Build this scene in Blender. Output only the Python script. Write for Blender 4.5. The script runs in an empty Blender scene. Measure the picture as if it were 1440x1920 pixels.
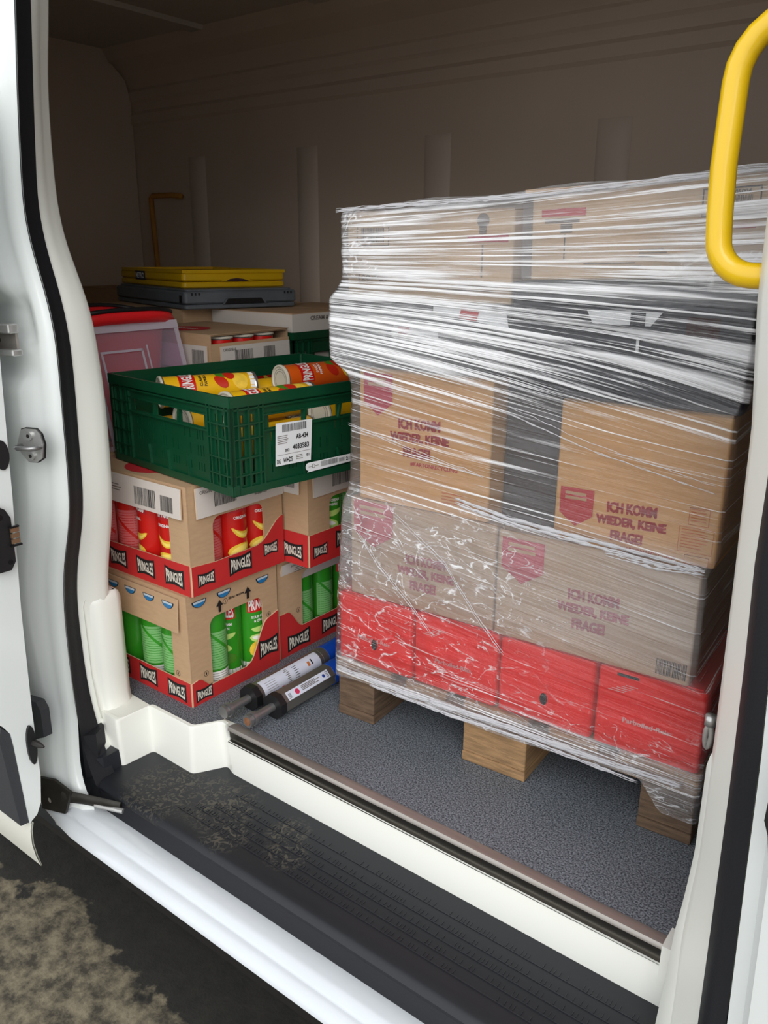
import bpy, math, random
from mathutils import Vector, Matrix, noise
random.seed(7)
R = math.radians
# ------------------------------------------------------------------ camera
scn = bpy.context.scene
COL = scn.collection
CAM_H = 1.023
F_PX = 1540.0
PITCH, ROLL, ANG = R(17.5), R(0.4), R(52.5)
head = Vector((-math.cos(ANG), math.sin(ANG), 0)); upv = Vector((0, 0, 1))
fw = head*math.cos(PITCH) - upv*math.sin(PITCH)
cu = head*math.sin(PITCH) + upv*math.cos(PITCH)
cr = Vector((math.sin(ANG), math.cos(ANG), 0))
cr2 = cr*math.cos(ROLL) + cu*math.sin(ROLL)
cu2 = cu*math.cos(ROLL) - cr*math.sin(ROLL)
cam_d = bpy.data.cameras.new('camera')
cam_d.sensor_fit = 'VERTICAL'; cam_d.sensor_height = 24.0
cam_d.lens = 24.0*F_PX/1920.0
cam_d.clip_start = 0.02; cam_d.clip_end = 200
cam = bpy.data.objects.new('camera', cam_d); COL.objects.link(cam)
M = Matrix((cr2, cu2, -fw)).transposed().to_4x4(); M.translation = Vector((0, 0, CAM_H))
cam.matrix_world = M
scn.camera = cam
# ------------------------------------------------------------------ overcast daylight
w = bpy.data.worlds.new('overcast'); scn.world = w; w.use_nodes = True
wt = w.node_tree; wt.nodes.clear()
wo = wt.nodes.new('ShaderNodeOutputWorld'); bg = wt.nodes.new('ShaderNodeBackground')
tc = wt.nodes.new('ShaderNodeTexCoord'); sp = wt.nodes.new('ShaderNodeSeparateXYZ'); rp = wt.nodes.new('ShaderNodeValToRGB')
wt.links.new(tc.outputs['Generated'], sp.inputs[0]); wt.links.new(sp.outputs[2], rp.inputs[0])
rp.color_ramp.elements[0].position = 0.0; rp.color_ramp.elements[0].color = (0.72, 0.74, 0.76, 1)
rp.color_ramp.elements[1].position = 0.9; rp.color_ramp.elements[1].color = (0.78, 0.80, 0.83, 1)
e = rp.color_ramp.elements.new(0.10); e.color = (0.86, 0.88, 0.90, 1)
e = rp.color_ramp.elements.new(0.22); e.color = (0.90, 0.92, 0.95, 1)
wt.links.new(rp.outputs[0], bg.inputs[0]); bg.inputs[1].default_value = 1.35
wt.links.new(bg.outputs[0], wo.inputs[0])
scn.view_settings.view_transform = 'Standard'; scn.view_settings.look = 'None'
scn.view_settings.gamma = 1; scn.view_settings.use_curve_mapping = False
scn.view_settings.exposure = 0.35
sun_d = bpy.data.lights.new('sun_through_cloud', 'SUN'); sun_d.energy = 1.15; sun_d.angle = R(50); sun_d.color = (1, .98, .95)
sun = bpy.data.objects.new('sun_through_cloud', sun_d); COL.objects.link(sun)
sun.rotation_euler = Vector((-0.50, 0.66, -0.50)).to_track_quat('-Z', 'Y').to_euler()
sun.location = (0, -3, 5)
# ------------------------------------------------------------------ materials
MATS = {}
def lin(c):
    return tuple(((v/255.0)/12.92 if v/255.0 <= .04045 else ((v/255.0+.055)/1.055)**2.4) for v in c)
def mat(name, rgb, rough=0.5, metal=0.0, spec=0.5, nscale=0, namp=0.0, bump=0.0, bscale=80, coat=0.0, trans=0.0, stretch=(1, 1, 1), alpha=1.0):
    m = bpy.data.materials.new(name); m.use_nodes = True; nt = m.node_tree
    b = nt.nodes['Principled BSDF']; c = lin(rgb)
    b.inputs['Base Color'].default_value = (*c, 1); b.inputs['Roughness'].default_value = rough
    b.inputs['Metallic'].default_value = metal; b.inputs['Specular IOR Level'].default_value = spec
    b.inputs['Coat Weight'].default_value = coat; b.inputs['Coat Roughness'].default_value = 0.08
    b.inputs['Transmission Weight'].default_value = trans; b.inputs['Alpha'].default_value = alpha
    if nscale or bump:
        t = nt.nodes.new('ShaderNodeTexCoord'); mp = nt.nodes.new('ShaderNodeMapping'); mp.inputs['Scale'].default_value = stretch
        nt.links.new(t.outputs['Object'], mp.inputs[0])
    if nscale:
        n = nt.nodes.new('ShaderNodeTexNoise'); n.inputs['Scale'].default_value = nscale; n.inputs['Detail'].default_value = 5
        nt.links.new(mp.outputs[0], n.inputs['Vector'])
        r = nt.nodes.new('ShaderNodeValToRGB'); r.color_ramp.elements[0].position = .3; r.color_ramp.elements[1].position = .7
        r.color_ramp.elements[0].color = (*[max(0, v*(1-namp)) for v in c], 1); r.color_ramp.elements[1].color = (*[min(1, v*(1+namp)) for v in c], 1)
        nt.links.new(n.outputs[0], r.inputs[0]); nt.links.new(r.outputs[0], b.inputs['Base Color'])
    if bump:
        n2 = nt.nodes.new('ShaderNodeTexNoise'); n2.inputs['Scale'].default_value = bscale; n2.inputs['Detail'].default_value = 4
        nt.links.new(mp.outputs[0], n2.inputs['Vector'])
        bp = nt.nodes.new('ShaderNodeBump'); bp.inputs['Strength'].default_value = bump; bp.inputs['Distance'].default_value = 0.002
        nt.links.new(n2.outputs[0], bp.inputs['Height']); nt.links.new(bp.outputs[0], b.inputs['Normal'])
    MATS[name] = m; return m
mat('paint_white', (226, 231, 229), .22, coat=.5)
mat('trim_white', (240, 241, 233), .38)
mat('sill_white', (204, 209, 213), .18, coat=.5, nscale=3, namp=.03)
mat('seal', (24, 25, 30), .58, spec=.35, bump=.2, bscale=300)
mat('tread', (34, 36, 42), .42, bump=.35, bscale=500)
mat('lining', (212, 194, 176), .55, nscale=1.5, namp=.06)
mat('roof_lining', (206, 198, 190), .7)
mat('rib', (216, 200, 184), .55)
mat('alu', (168, 162, 156), .42, metal=.65, nscale=60, namp=.15, stretch=(.05, 1, 1))
mat('alu_dark', (118, 114, 108), .3, metal=1)
mat('steel', (190, 190, 188), .32, metal=.7, nscale=40, namp=.1)
mat('zinc', (150, 150, 150), .4, metal=.8)
mat('rust', (140, 96, 68), .7, metal=.3, nscale=60, namp=.3)
mat('black', (22, 22, 24), .45)
mat('black_gloss', (20, 20, 22), .25)
mat('darkbolt', (60, 58, 56), .4, metal=.7)
mat('arm_steel', (48, 46, 42), .45, metal=.5, nscale=40, namp=.3)
mat('yellow_rail', (240, 196, 20), .28, coat=.4)
mat('yellow_strap', (190, 132, 50), .6)
mat('grey_moulding', (52, 54, 58), .6, bump=.3, bscale=600)
mat('door_flange', (214, 214, 204), .35)
mat('copper', (170, 140, 110), .35, metal=.8)
mat('card', (190, 157, 122), .8, nscale=30, namp=.05, bump=.12, bscale=120, stretch=(1, 1, 4))
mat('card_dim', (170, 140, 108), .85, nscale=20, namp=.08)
mat('card_top', (182, 150, 116), .85, nscale=8, namp=.05)
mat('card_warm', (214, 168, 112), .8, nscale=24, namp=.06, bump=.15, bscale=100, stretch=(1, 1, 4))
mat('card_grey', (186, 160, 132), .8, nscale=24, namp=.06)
mat('card_edge', (206, 178, 146), .9)
mat('card_pale', (212, 184, 150), .75, nscale=12, namp=.05)
mat('red_tray', (196, 42, 42), .6, nscale=12, namp=.06)
mat('print_black', (28, 26, 26), .6)
mat('print_grey', (120, 112, 106), .7)
mat('print_cream', (226, 220, 206), .6)
mat('print_red', (188, 36, 44), .65)
mat('print_pink', (190, 60, 84), .7)
mat('print_orange', (196, 110, 50), .7)
mat('label_white', (214, 206, 198), .7)
mat('label_paper', (232, 234, 236), .6)
mat('blue_lid', (40, 120, 176), .35)
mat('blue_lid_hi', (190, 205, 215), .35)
mat('can_red', (206, 28, 22), .3, coat=.3)
mat('can_green', (52, 150, 34), .3, coat=.3)
mat('can_yellow', (240, 186, 22), .32, coat=.3)
mat('can_orange', (222, 92, 20), .32, coat=.3)
mat('can_red_pale', (214, 104, 104), .45)
mat('can_green_pale', (128, 190, 118), .45)
mat('can_yellow_pale', (228, 206, 110), .45)
mat('can_silver', (196, 196, 198), .25, metal=.9)
mat('can_lid', (214, 208, 190), .4)
mat('chip', (238, 196, 60), .5, nscale=60, namp=.15)
mat('chip_hi', (250, 224, 110), .5)
mat('onion', (190, 222, 120), .5)
mat('pepper', (196, 40, 20), .4)
mat('leafgreen', (70, 130, 30), .5)
mat('white_print', (240, 238, 234), .5)
mat('crate_green', (5, 66, 40), .38, nscale=10, namp=.12)
mat('crate_grey', (92, 98, 104), .5, nscale=14, namp=.12)
mat('crate_yellow', (214, 170, 10), .42, nscale=10, namp=.07)
mat('logo_navy', (40, 42, 62), .5)
mat('tub_red', (226, 34, 40), .3)
mat('navy', (16, 18, 36), .4)
mat('navy_bag', (28, 34, 46), .4)
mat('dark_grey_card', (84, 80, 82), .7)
mat('rice_red', (242, 32, 28), .45, nscale=6, namp=.05)
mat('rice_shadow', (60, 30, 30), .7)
mat('silver_text', (214, 170, 168), .5)
mat('wood', (150, 118, 82), .8, nscale=18, namp=.32, bump=.6, bscale=60, stretch=(1, .6, 8))
mat('wood_dark', (96, 76, 58), .85, nscale=18, namp=.35, bump=.6, bscale=60, stretch=(1, .6, 8))
mat('wood_end', (172, 136, 92), .85, nscale=40, namp=.3, bump=.5, bscale=90, stretch=(1, 1, 3))
mat('bar_alu', (138, 134, 128), .38, metal=.75)
mat('bar_blue', (8, 70, 176), .4)
mat('bar_label', (214, 218, 232), .35)
mat('label_blue', (30, 60, 140), .5)
mat('label_pink', (206, 50, 90), .5)
mat('film_white', (225, 225, 228), .3)

# grey speckled cargo floor
def floor_mat():
    m = mat('speckle_floor', (84, 90, 98), .55, bump=.15, bscale=400); nt = m.node_tree; b = nt.nodes['Principled BSDF']
    t = nt.nodes.new('ShaderNodeTexCoord')
    n = nt.nodes.new('ShaderNodeTexNoise'); n.inputs['Scale'].default_value = 310; n.inputs['Detail'].default_value = 2
    n2 = nt.nodes.new('ShaderNodeTexNoise'); n2.inputs['Scale'].default_value = 3.5; n2.inputs['Detail'].default_value = 6
    for q in (n, n2): nt.links.new(t.outputs['Object'], q.inputs['Vector'])
    r = nt.nodes.new('ShaderNodeValToRGB'); r.color_ramp.elements[0].position = .36; r.color_ramp.elements[1].position = .66
    r.color_ramp.elements[0].color = (*lin((44, 50, 60)), 1); r.color_ramp.elements[1].color = (*lin((142, 150, 158)), 1)
    r2 = nt.nodes.new('ShaderNodeValToRGB'); r2.color_ramp.elements[0].position = .35; r2.color_ramp.elements[1].position = .7
    r2.color_ramp.elements[0].color = (.86, .84, .82, 1); r2.color_ramp.elements[1].color = (1, 1, 1, 1)
    mx = nt.nodes.new('ShaderNodeMix'); mx.data_type = 'RGBA'; mx.blend_type = 'MULTIPLY'; mx.inputs[0].default_value = 1
    nt.links.new(n.outputs[0], r.inputs[0]); nt.links.new(n2.outputs[0], r2.inputs[0])
    nt.links.new(r.outputs[0], mx.inputs[6]); nt.links.new(r2.outputs[0], mx.inputs[7]); nt.links.new(mx.outputs[2], b.inputs['Base Color'])
floor_mat()
def ground_mat():
    m = mat('wet_ground', (90, 84, 72), .9); nt = m.node_tree; b = nt.nodes['Principled BSDF']
    t = nt.nodes.new('ShaderNodeTexCoord')
    big = nt.nodes.new('ShaderNodeTexNoise'); big.inputs['Scale'].default_value = 2.1; big.inputs['Detail'].default_value = 7; big.inputs['Roughness'].default_value = .62
    fine = nt.nodes.new('ShaderNodeTexNoise'); fine.inputs['Scale'].default_value = 20; fine.inputs['Detail'].default_value = 10; fine.inputs['Roughness'].default_value = .7
    for q in (big, fine): nt.links.new(t.outputs['Object'], q.inputs['Vector'])
    # wet pools: dark patches, drier further out from the van
    sx = nt.nodes.new('ShaderNodeSeparateXYZ'); nt.links.new(t.outputs['Object'], sx.inputs[0])
    g = nt.nodes.new('ShaderNodeMath'); g.operation = 'MULTIPLY_ADD'; g.inputs[1].default_value = .75; g.inputs[2].default_value = -.05
    nt.links.new(sx.outputs[1], g.inputs[0])
    ad = nt.nodes.new('ShaderNodeMath'); ad.operation = 'ADD'; hb = nt.nodes.new('ShaderNodeMath'); hb.operation = 'MULTIPLY'; hb.inputs[1].default_value = .55; nt.links.new(big.outputs[0], hb.inputs[0]); nt.links.new(hb.outputs[0], ad.inputs[0]); nt.links.new(g.outputs[0], ad.inputs[1])
    r = nt.nodes.new('ShaderNodeValToRGB'); r.color_ramp.elements[0].position = .845; r.color_ramp.elements[1].position = .856
    r.color_ramp.elements[0].color = (0, 0, 0, 1); r.color_ramp.elements[1].color = (1, 1, 1, 1)
    nt.links.new(ad.outputs[0], r.inputs[0])
    dry = nt.nodes.new('ShaderNodeValToRGB'); dry.color_ramp.elements[0].position = .40; dry.color_ramp.elements[1].position = .62
    dry.color_ramp.elements[0].color = (*lin((60, 55, 45)), 1); dry.color_ramp.elements[1].color = (*lin((132, 122, 100)), 1)
    wet = nt.nodes.new('ShaderNodeValToRGB'); wet.color_ramp.elements[0].position = .35; wet.color_ramp.elements[1].position = .7
    wet.color_ramp.elements[0].color = (*lin((26, 25, 21)), 1); wet.color_ramp.elements[1].color = (*lin((42, 40, 34)), 1)
    nt.links.new(fine.outputs[0], dry.inputs[0]); nt.links.new(fine.outputs[0], wet.inputs[0])
    mx = nt.nodes.new('ShaderNodeMix'); mx.data_type = 'RGBA'; nt.links.new(r.outputs[0], mx.inputs[0])
    nt.links.new(dry.outputs[0], mx.inputs[6]); nt.links.new(wet.outputs[0], mx.inputs[7]); nt.links.new(mx.outputs[2], b.inputs['Base Color'])
    bp = nt.nodes.new('ShaderNodeBump'); bp.inputs['Strength'].default_value = .6; bp.inputs['Distance'].default_value = .01
    nt.links.new(fine.outputs[0], bp.inputs['Height']); nt.links.new(bp.outputs[0], b.inputs['Normal'])
ground_mat()
def tread_dirt():
    m = mat('tread_dirty', (34, 36, 42), .5); nt = m.node_tree; b = nt.nodes['Principled BSDF']
    t = nt.nodes.new('ShaderNodeTexCoord'); n = nt.nodes.new('ShaderNodeTexNoise'); n.inputs['Scale'].default_value = 75; n.inputs['Detail'].default_value = 4
    n.inputs['Distortion'].default_value = 1.6
    nt.links.new(t.outputs['Object'], n.inputs['Vector'])
    best = None
    for cx, cy, rad in ((-1.335, .945, .10), (-1.19, .985, .085), (-1.12, .935, .06), (-1.02, 1.01, .05), (-.98, .965, .05), (-1.25, 1.01, .05)):
        vm = nt.nodes.new('ShaderNodeVectorMath'); vm.operation = 'DISTANCE'; vm.inputs[1].default_value = (cx, cy, -.125); nt.links.new(t.outputs['Object'], vm.inputs[0])
        mr = nt.nodes.new('ShaderNodeMapRange'); mr.inputs[1].default_value = rad*.55; mr.inputs[2].default_value = rad*1.1; mr.inputs[3].default_value = 1; mr.inputs[4].default_value = 0
        nt.links.new(vm.outputs['Value'], mr.inputs[0])
        if best is None: best = mr.outputs[0]
        else:
            q = nt.nodes.new('ShaderNodeMath'); q.operation = 'MAXIMUM'; nt.links.new(best, q.inputs[0]); nt.links.new(mr.outputs[0], q.inputs[1]); best = q.outputs[0]
    ra = nt.nodes.new('ShaderNodeMath'); ra.operation = 'MULTIPLY'; ra.inputs[1].default_value = 1.0; nt.links.new(best, ra.inputs[0])
    rb = nt.nodes.new('ShaderNodeValToRGB'); rb.color_ramp.elements[0].position = .50; rb.color_ramp.elements[1].position = .60
    nt.links.new(n.outputs[0], rb.inputs[0])
    mu = nt.nodes.new('ShaderNodeMath'); mu.operation = 'MULTIPLY'; nt.links.new(ra.outputs[0], mu.inputs[0]); nt.links.new(rb.outputs[0], mu.inputs[1])
    mx = nt.nodes.new('ShaderNodeMix'); mx.data_type = 'RGBA'; nt.links.new(mu.outputs[0], mx.inputs[0])
    mx.inputs[6].default_value = (*lin((25, 27, 32)), 1); mx.inputs[7].default_value = (*lin((78, 74, 64)), 1)
    nt.links.new(mx.outputs[2], b.inputs['Base Color'])
    bp = nt.nodes.new('ShaderNodeBump'); bp.inputs['Strength'].default_value = .4; bp.inputs['Distance'].default_value = .003
    nt.links.new(mu.outputs[0], bp.inputs['Height']); nt.links.new(bp.outputs[0], b.inputs['Normal'])
tread_dirt()
def translucent(name, rgb, a, rough=.25):
    m = bpy.data.materials.new(name); m.use_nodes = True; nt = m.node_tree; nt.nodes.clear()
    o = nt.nodes.new('ShaderNodeOutputMaterial'); mx = nt.nodes.new('ShaderNodeMixShader')
    tr = nt.nodes.new('ShaderNodeBsdfTransparent'); tr.inputs[0].default_value = (*lin(rgb), 1)
    p = nt.nodes.new('ShaderNodeBsdfPrincipled'); p.inputs['Base Color'].default_value = (*lin(rgb), 1); p.inputs['Roughness'].default_value = rough
    mx.inputs[0].default_value = a
    nt.links.new(tr.outputs[0], mx.inputs[1]); nt.links.new(p.outputs[0], mx.inputs[2]); nt.links.new(mx.outputs[0], o.inputs[0])
    MATS[name] = m
translucent('bin_plastic', (240, 222, 238), .20)
translucent('bin_edge', (222, 212, 222), .62)
translucent('film_fold', (235, 235, 238), .55, .15)

# stretch film: clear; streaks along the pull are bunched film plus painted-in sky glints
def film_mat():
    m = bpy.data.materials.new('stretch_film'); m.use_nodes = True; nt = m.node_tree; nt.nodes.clear(); L = nt.links.new
    N = nt.nodes.new
    o = N('ShaderNodeOutputMaterial'); uv = N('ShaderNodeUVMap'); uv.uv_map = 'stream'
    at = N('ShaderNodeAttribute'); at.attribute_name = 'zones'; sep = N('ShaderNodeSeparateColor'); L(at.outputs['Color'], sep.inputs[0])
    def mapn(scale, vec, sc=1.0, det=3, rough=.5, dist=0):
        mp = N('ShaderNodeMapping'); mp.inputs['Scale'].default_value = scale; L(vec, mp.inputs[0])
        n = N('ShaderNodeTexNoise'); n.inputs['Scale'].default_value = sc; n.inputs['Detail'].default_value = det; n.inputs['Roughness'].default_value = rough; n.inputs['Distortion'].default_value = dist
        L(mp.outputs[0], n.inputs['Vector']); return n
    def ramp(n, a, b, lo=0, hi=1):
        r = N('ShaderNodeMapRange'); r.inputs[1].default_value = a; r.inputs[2].default_value = b; r.inputs[3].default_value = lo; r.inputs[4].default_value = hi
        L(n, r.inputs[0]); return r.outputs[0]
    def mth(op, a, b=None, c=None):
        q = N('ShaderNodeMath'); q.operation = op
        for i, v in enumerate((a, b, c)):
            if v is None: continue
            if isinstance(v, (int, float)): q.inputs[i].default_value = v
            else: L(v, q.inputs[i])
        return q.outputs[0]
    u = uv.outputs[0]
    fineN = mapn((1.8, 210, 1), u, det=5, rough=.62)
    midN = mapn((1.7, 62, 1), u, det=4, rough=.6, dist=.25)
    bigN = mapn((3.0, 9, 1), u, det=2)
    crN = N('ShaderNodeTexVoronoi'); crN.feature = 'DISTANCE_TO_EDGE'; crN.inputs['Scale'].default_value = 1
    wob = mapn((9, 9, 1), u, det=3)
    add = N('ShaderNodeVectorMath'); add.operation = 'MULTIPLY_ADD'; L(wob.outputs['Color'], add.inputs[0]); add.inputs[1].default_value = (.09, .09, 0); L(u, add.inputs[2])
    mp = N('ShaderNodeMapping'); mp.inputs['Scale'].default_value = (13, 30, 1); L(add.outputs[0], mp.inputs[0]); L(mp.outputs[0], crN.inputs['Vector'])
    cr = ramp(crN.outputs['Distance'], .10, .0)
    crk = mapn((28, 60, 1), u, det=5, rough=.65, dist=1.2)
    dens, crink, strk = sep.outputs[0], sep.outputs[1], sep.outputs[2]
    thr = mth('MULTIPLY_ADD', strk, -.26, .76)
    s1 = mth('MULTIPLY', mth('SUBTRACT', fineN.outputs[0], thr), 14.0)
    s2 = mth('MULTIPLY', mth('SUBTRACT', midN.outputs[0], mth('ADD', thr, .015)), 9.0)
    cl = lambda v: (lambda q: q)(mth('MINIMUM', mth('MAXIMUM', v, 0), 1))
    s = mth('MAXIMUM', cl(s1), cl(s2))
    rdA = mapn((7, 11, 1), u, det=3, rough=.55, dist=.9); rdB = mapn((15, 19, 1), u, det=2, rough=.5, dist=1.4)
    ridge = lambda n, w: ramp(mth('ABSOLUTE', mth('SUBTRACT', n.outputs[0], .5)), 0, w, 1, 0)
    rd = mth('MAXIMUM', mth('MULTIPLY', ridge(rdA, .016), ramp(crk.outputs[0], .42, .56)), mth('MULTIPLY', ridge(rdB, .022), ramp(crk.outputs[0], .50, .60)))
    crs = mth('MULTIPLY', rd, crink)  # white painted along the crinkle ridges for their highlights
    base = mth('MULTIPLY', dens, ramp(bigN.outputs[0], .3, .7, .7, 1.25))
    a = cl(mth('ADD', base, mth('ADD', mth('MULTIPLY', s, .80), mth('MULTIPLY', crs, .75))))
    # height for the bump
    h = mth('ADD', mth('ADD', mth('MULTIPLY', fineN.outputs[0], .6), mth('MULTIPLY', midN.outputs[0], 1.1)), mth('MULTIPLY', mth('ADD', mth('MULTIPLY', crk.outputs[0], .5), mth('MULTIPLY', rdA.outputs[0], 2.5)), crink))
    bp = N('ShaderNodeBump'); bp.inputs['Strength'].default_value = .9; bp.inputs['Distance'].default_value = .006; L(h, bp.inputs['Height'])
    gl = N('ShaderNodeBsdfGlossy'); gl.inputs['Roughness'].default_value = .10; gl.inputs[0].default_value = (1, 1, 1, 1); L(bp.outputs[0], gl.inputs['Normal'])
    df = N('ShaderNodeBsdfPrincipled'); df.inputs['Base Color'].default_value = (.93, .93, .95, 1); df.inputs['Roughness'].default_value = .22; df.inputs['Specular IOR Level'].default_value = 1.0; L(bp.outputs[0], df.inputs['Normal'])
    tr = N('ShaderNodeBsdfTransparent'); tr.inputs[0].default_value = (.97, .97, .97, 1)
    fr = N('ShaderNodeFresnel'); fr.inputs[0].default_value = 1.7; L(bp.outputs[0], fr.inputs['Normal'])
    m1 = N('ShaderNodeMixShader'); L(cl(mth('MULTIPLY', fr.outputs[0], .75)), m1.inputs[0]); L(tr.outputs[0], m1.inputs[1]); L(gl.outputs[0], m1.inputs[2])
    m2 = N('ShaderNodeMixShader'); L(a, m2.inputs[0]); L(m1.outputs[0], m2.inputs[1]); L(df.outputs[0], m2.inputs[2])
    L(m2.outputs[0], o.inputs[0]); MATS['stretch_film'] = m
film_mat()

# ------------------------------------------------------------------ mesh builder
_txt = {}
def txt(s):
    if s not in _txt:
        c = bpy.data.curves.new('t', 'FONT'); c.body = s; c.size = 1; c.resolution_u = 2; c.offset = .03
        o = bpy.data.objects.new('t', c); COL.objects.link(o)
        dg = bpy.context.evaluated_depsgraph_get(); me = bpy.data.meshes.new_from_object(o.evaluated_get(dg))
        vs = [(v.co.x, v.co.y) for v in me.vertices]; fs = [tuple(p.vertices) for p in me.polygons if p.normal.z > 0 or True]
        bpy.data.objects.remove(o); bpy.data.curves.remove(c); bpy.data.meshes.remove(me)
        x0 = min(v[0] for v in vs); x1 = max(v[0] for v in vs); y0 = min(v[1] for v in vs); y1 = max(v[1] for v in vs)
        _txt[s] = ([((x-x0)/(x1-x0)-.5, (y-y0)/(y1-y0)-.5) for x, y in vs], fs)
    return _txt[s]
class MB:
    def __init__(s): s.v = []; s.f = []; s.m = []; s.mats = []
    def mi(s, m):
        if m not in s.mats: s.mats.append(m)
        return s.mats.index(m)
    def face(s, pts, m):
        n = len(s.v); s.v += [tuple(p) for p in pts]; s.f.append(tuple(range(n, n+len(pts)))); s.m.append(s.mi(m))
    def raw(s, vs, fs, m):
        n = len(s.v); s.v += [tuple(p) for p in vs]
        for f in fs: s.f.append(tuple(i+n for i in f)); s.m.append(s.mi(m))
    def box(s, a, b, m, ch=0):
        (x0, y0, z0), (x1, y1, z1) = a, b
        vs = [(x, y, z) for z in (z0, z1) for x, y in ((x0, y0), (x1, y0), (x1, y1), (x0, y1))]
        s.raw(vs, [(3, 2, 1, 0), (4, 5, 6, 7), (0, 1, 5, 4), (1, 2, 6, 5), (2, 3, 7, 6), (3, 0, 4, 7)], m)
    def rbox(s, a, b, m, r=.01, n=4):
        """box with rounded vertical edges and softened top/bottom rims"""
        (x0, y0, z0), (x1, y1, z1) = a, b; ring = []
        for cx, cy, a0 in ((x1-r, y1-r, 0), (x0+r, y1-r, 90), (x0+r, y0+r, 180), (x1-r, y0+r, 270)):
            for i in range(n+1):
                t = R(a0+90*i/n); ring.append((cx, cy, math.cos(t), math.sin(t)))
        c = min(r*.4, (z1-z0)*.2); lv = [(z0, r-c), (z0+c, r), (z1-c, r), (z1, r-c)]
        vs = [(cx+k*dx, cy+k*dy, z) for z, k in lv for cx, cy, dx, dy in ring]; N = len(ring)
        fs = [(j*N+i, j*N+(i+1) % N, (j+1)*N+(i+1) % N, (j+1)*N+i) for j in range(3) for i in range(N)]
        fs += [tuple(range(N-1, -1, -1)), tuple(range(3*N, 4*N))]; s.raw(vs, fs, m)
    def prism(s, pts, vec, m, mside=None):
        """planar outline extruded along vec"""
        pts = [Vector(p) for p in pts]; vec = Vector(vec); n = len(pts)
        a = sum((pts[i]-pts[0]).cross(pts[(i+1) % n]-pts[0]).dot(vec) for i in range(n))
        if a > 0: pts = pts[::-1]
        s.face(pts, m); s.face([p+vec for p in pts[::-1]], mside or m)
        for i in range(n):
            p, q = pts[i], pts[(i+1) % n]; s.face([q, p, p+vec, q+vec], mside or m)
    def tube(s, path, r, m, n=12, cap=True, ell=None):
        path = [Vector(p) for p in path]; N = len(path)
        rs = r if isinstance(r, (list, tuple)) else [r]*N; rings = []; up = None
        for i, p in enumerate(path):
            d = (path[min(i+1, N-1)]-path[max(i-1, 0)]).normalized()
            if up is None: up = Vector((0, 0, 1)) if abs(d.z) < .9 else Vector((0, 1, 0))
            x = d.cross(up).normalized(); y = x.cross(d).normalized(); up = y
            k = ell or (1, 1)
            rings.append([p+x*math.cos(2*math.pi*j/n)*rs[i]*k[0]+y*math.sin(2*math.pi*j/n)*rs[i]*k[1] for j in range(n)])
        vs = [q for rg in rings for q in rg]
        fs = [(i*n+j, (i+1)*n+j, (i+1)*n+(j+1) % n, i*n+(j+1) % n) for i in range(N-1) for j in range(n)]
        if cap: fs += [tuple(range(n)), tuple(range((N-1)*n+n-1, (N-1)*n-1, -1))]
        s.raw(vs, fs, m)
    def lathe(s, prof, m, n=24, c=(0, 0, 0)):
        vs = [(c[0]+r*math.cos(2*math.pi*j/n), c[1]+r*math.sin(2*math.pi*j/n), c[2]+z) for r, z in prof for j in range(n)]
        fs = [(i*n+j, i*n+(j+1) % n, (i+1)*n+(j+1) % n, (i+1)*n+j) for i in range(len(prof)-1) for j in range(n)]
        s.raw(vs, fs, m)
    def loft(s, rows, m, closed=False):
        k = len(rows[0]); vs = [p for r in rows for p in r]
        fs = [(i*k+j, i*k+j+1, (i+1)*k+j+1, (i+1)*k+j) for i in range(len(rows)-1) for j in range(k-1)]
        s.raw(vs, fs, m)
    def build(s, name, parent=None, smooth=False, bevel=0, subd=0):
        me = bpy.data.meshes.new(name); me.from_pydata([tuple(v) for v in s.v], [], s.f)
        for m in s.mats: me.materials.append(MATS[m])
        me.polygons.foreach_set('material_index', s.m); me.update()
        o = bpy.data.objects.new(name, me); COL.objects.link(o)
        if parent: o.parent = parent
        if smooth:
            import bmesh
            bm = bmesh.new(); bm.from_mesh(me); bmesh.ops.remove_doubles(bm, verts=bm.verts, dist=1e-5)
            bmesh.ops.recalc_face_normals(bm, faces=bm.faces); bm.to_mesh(me); bm.free()
            for p in me.polygons: p.use_smooth = True
            if smooth != 'all': me.set_sharp_from_angle(angle=R(smooth if isinstance(smooth, (int, float)) and smooth > 1 else 40))
        if bevel:
            b = o.modifiers.new('b', 'BEVEL'); b.width = bevel; b.segments = 2; b.limit_method = 'ANGLE'; b.angle_limit = R(50)
        return o
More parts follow.
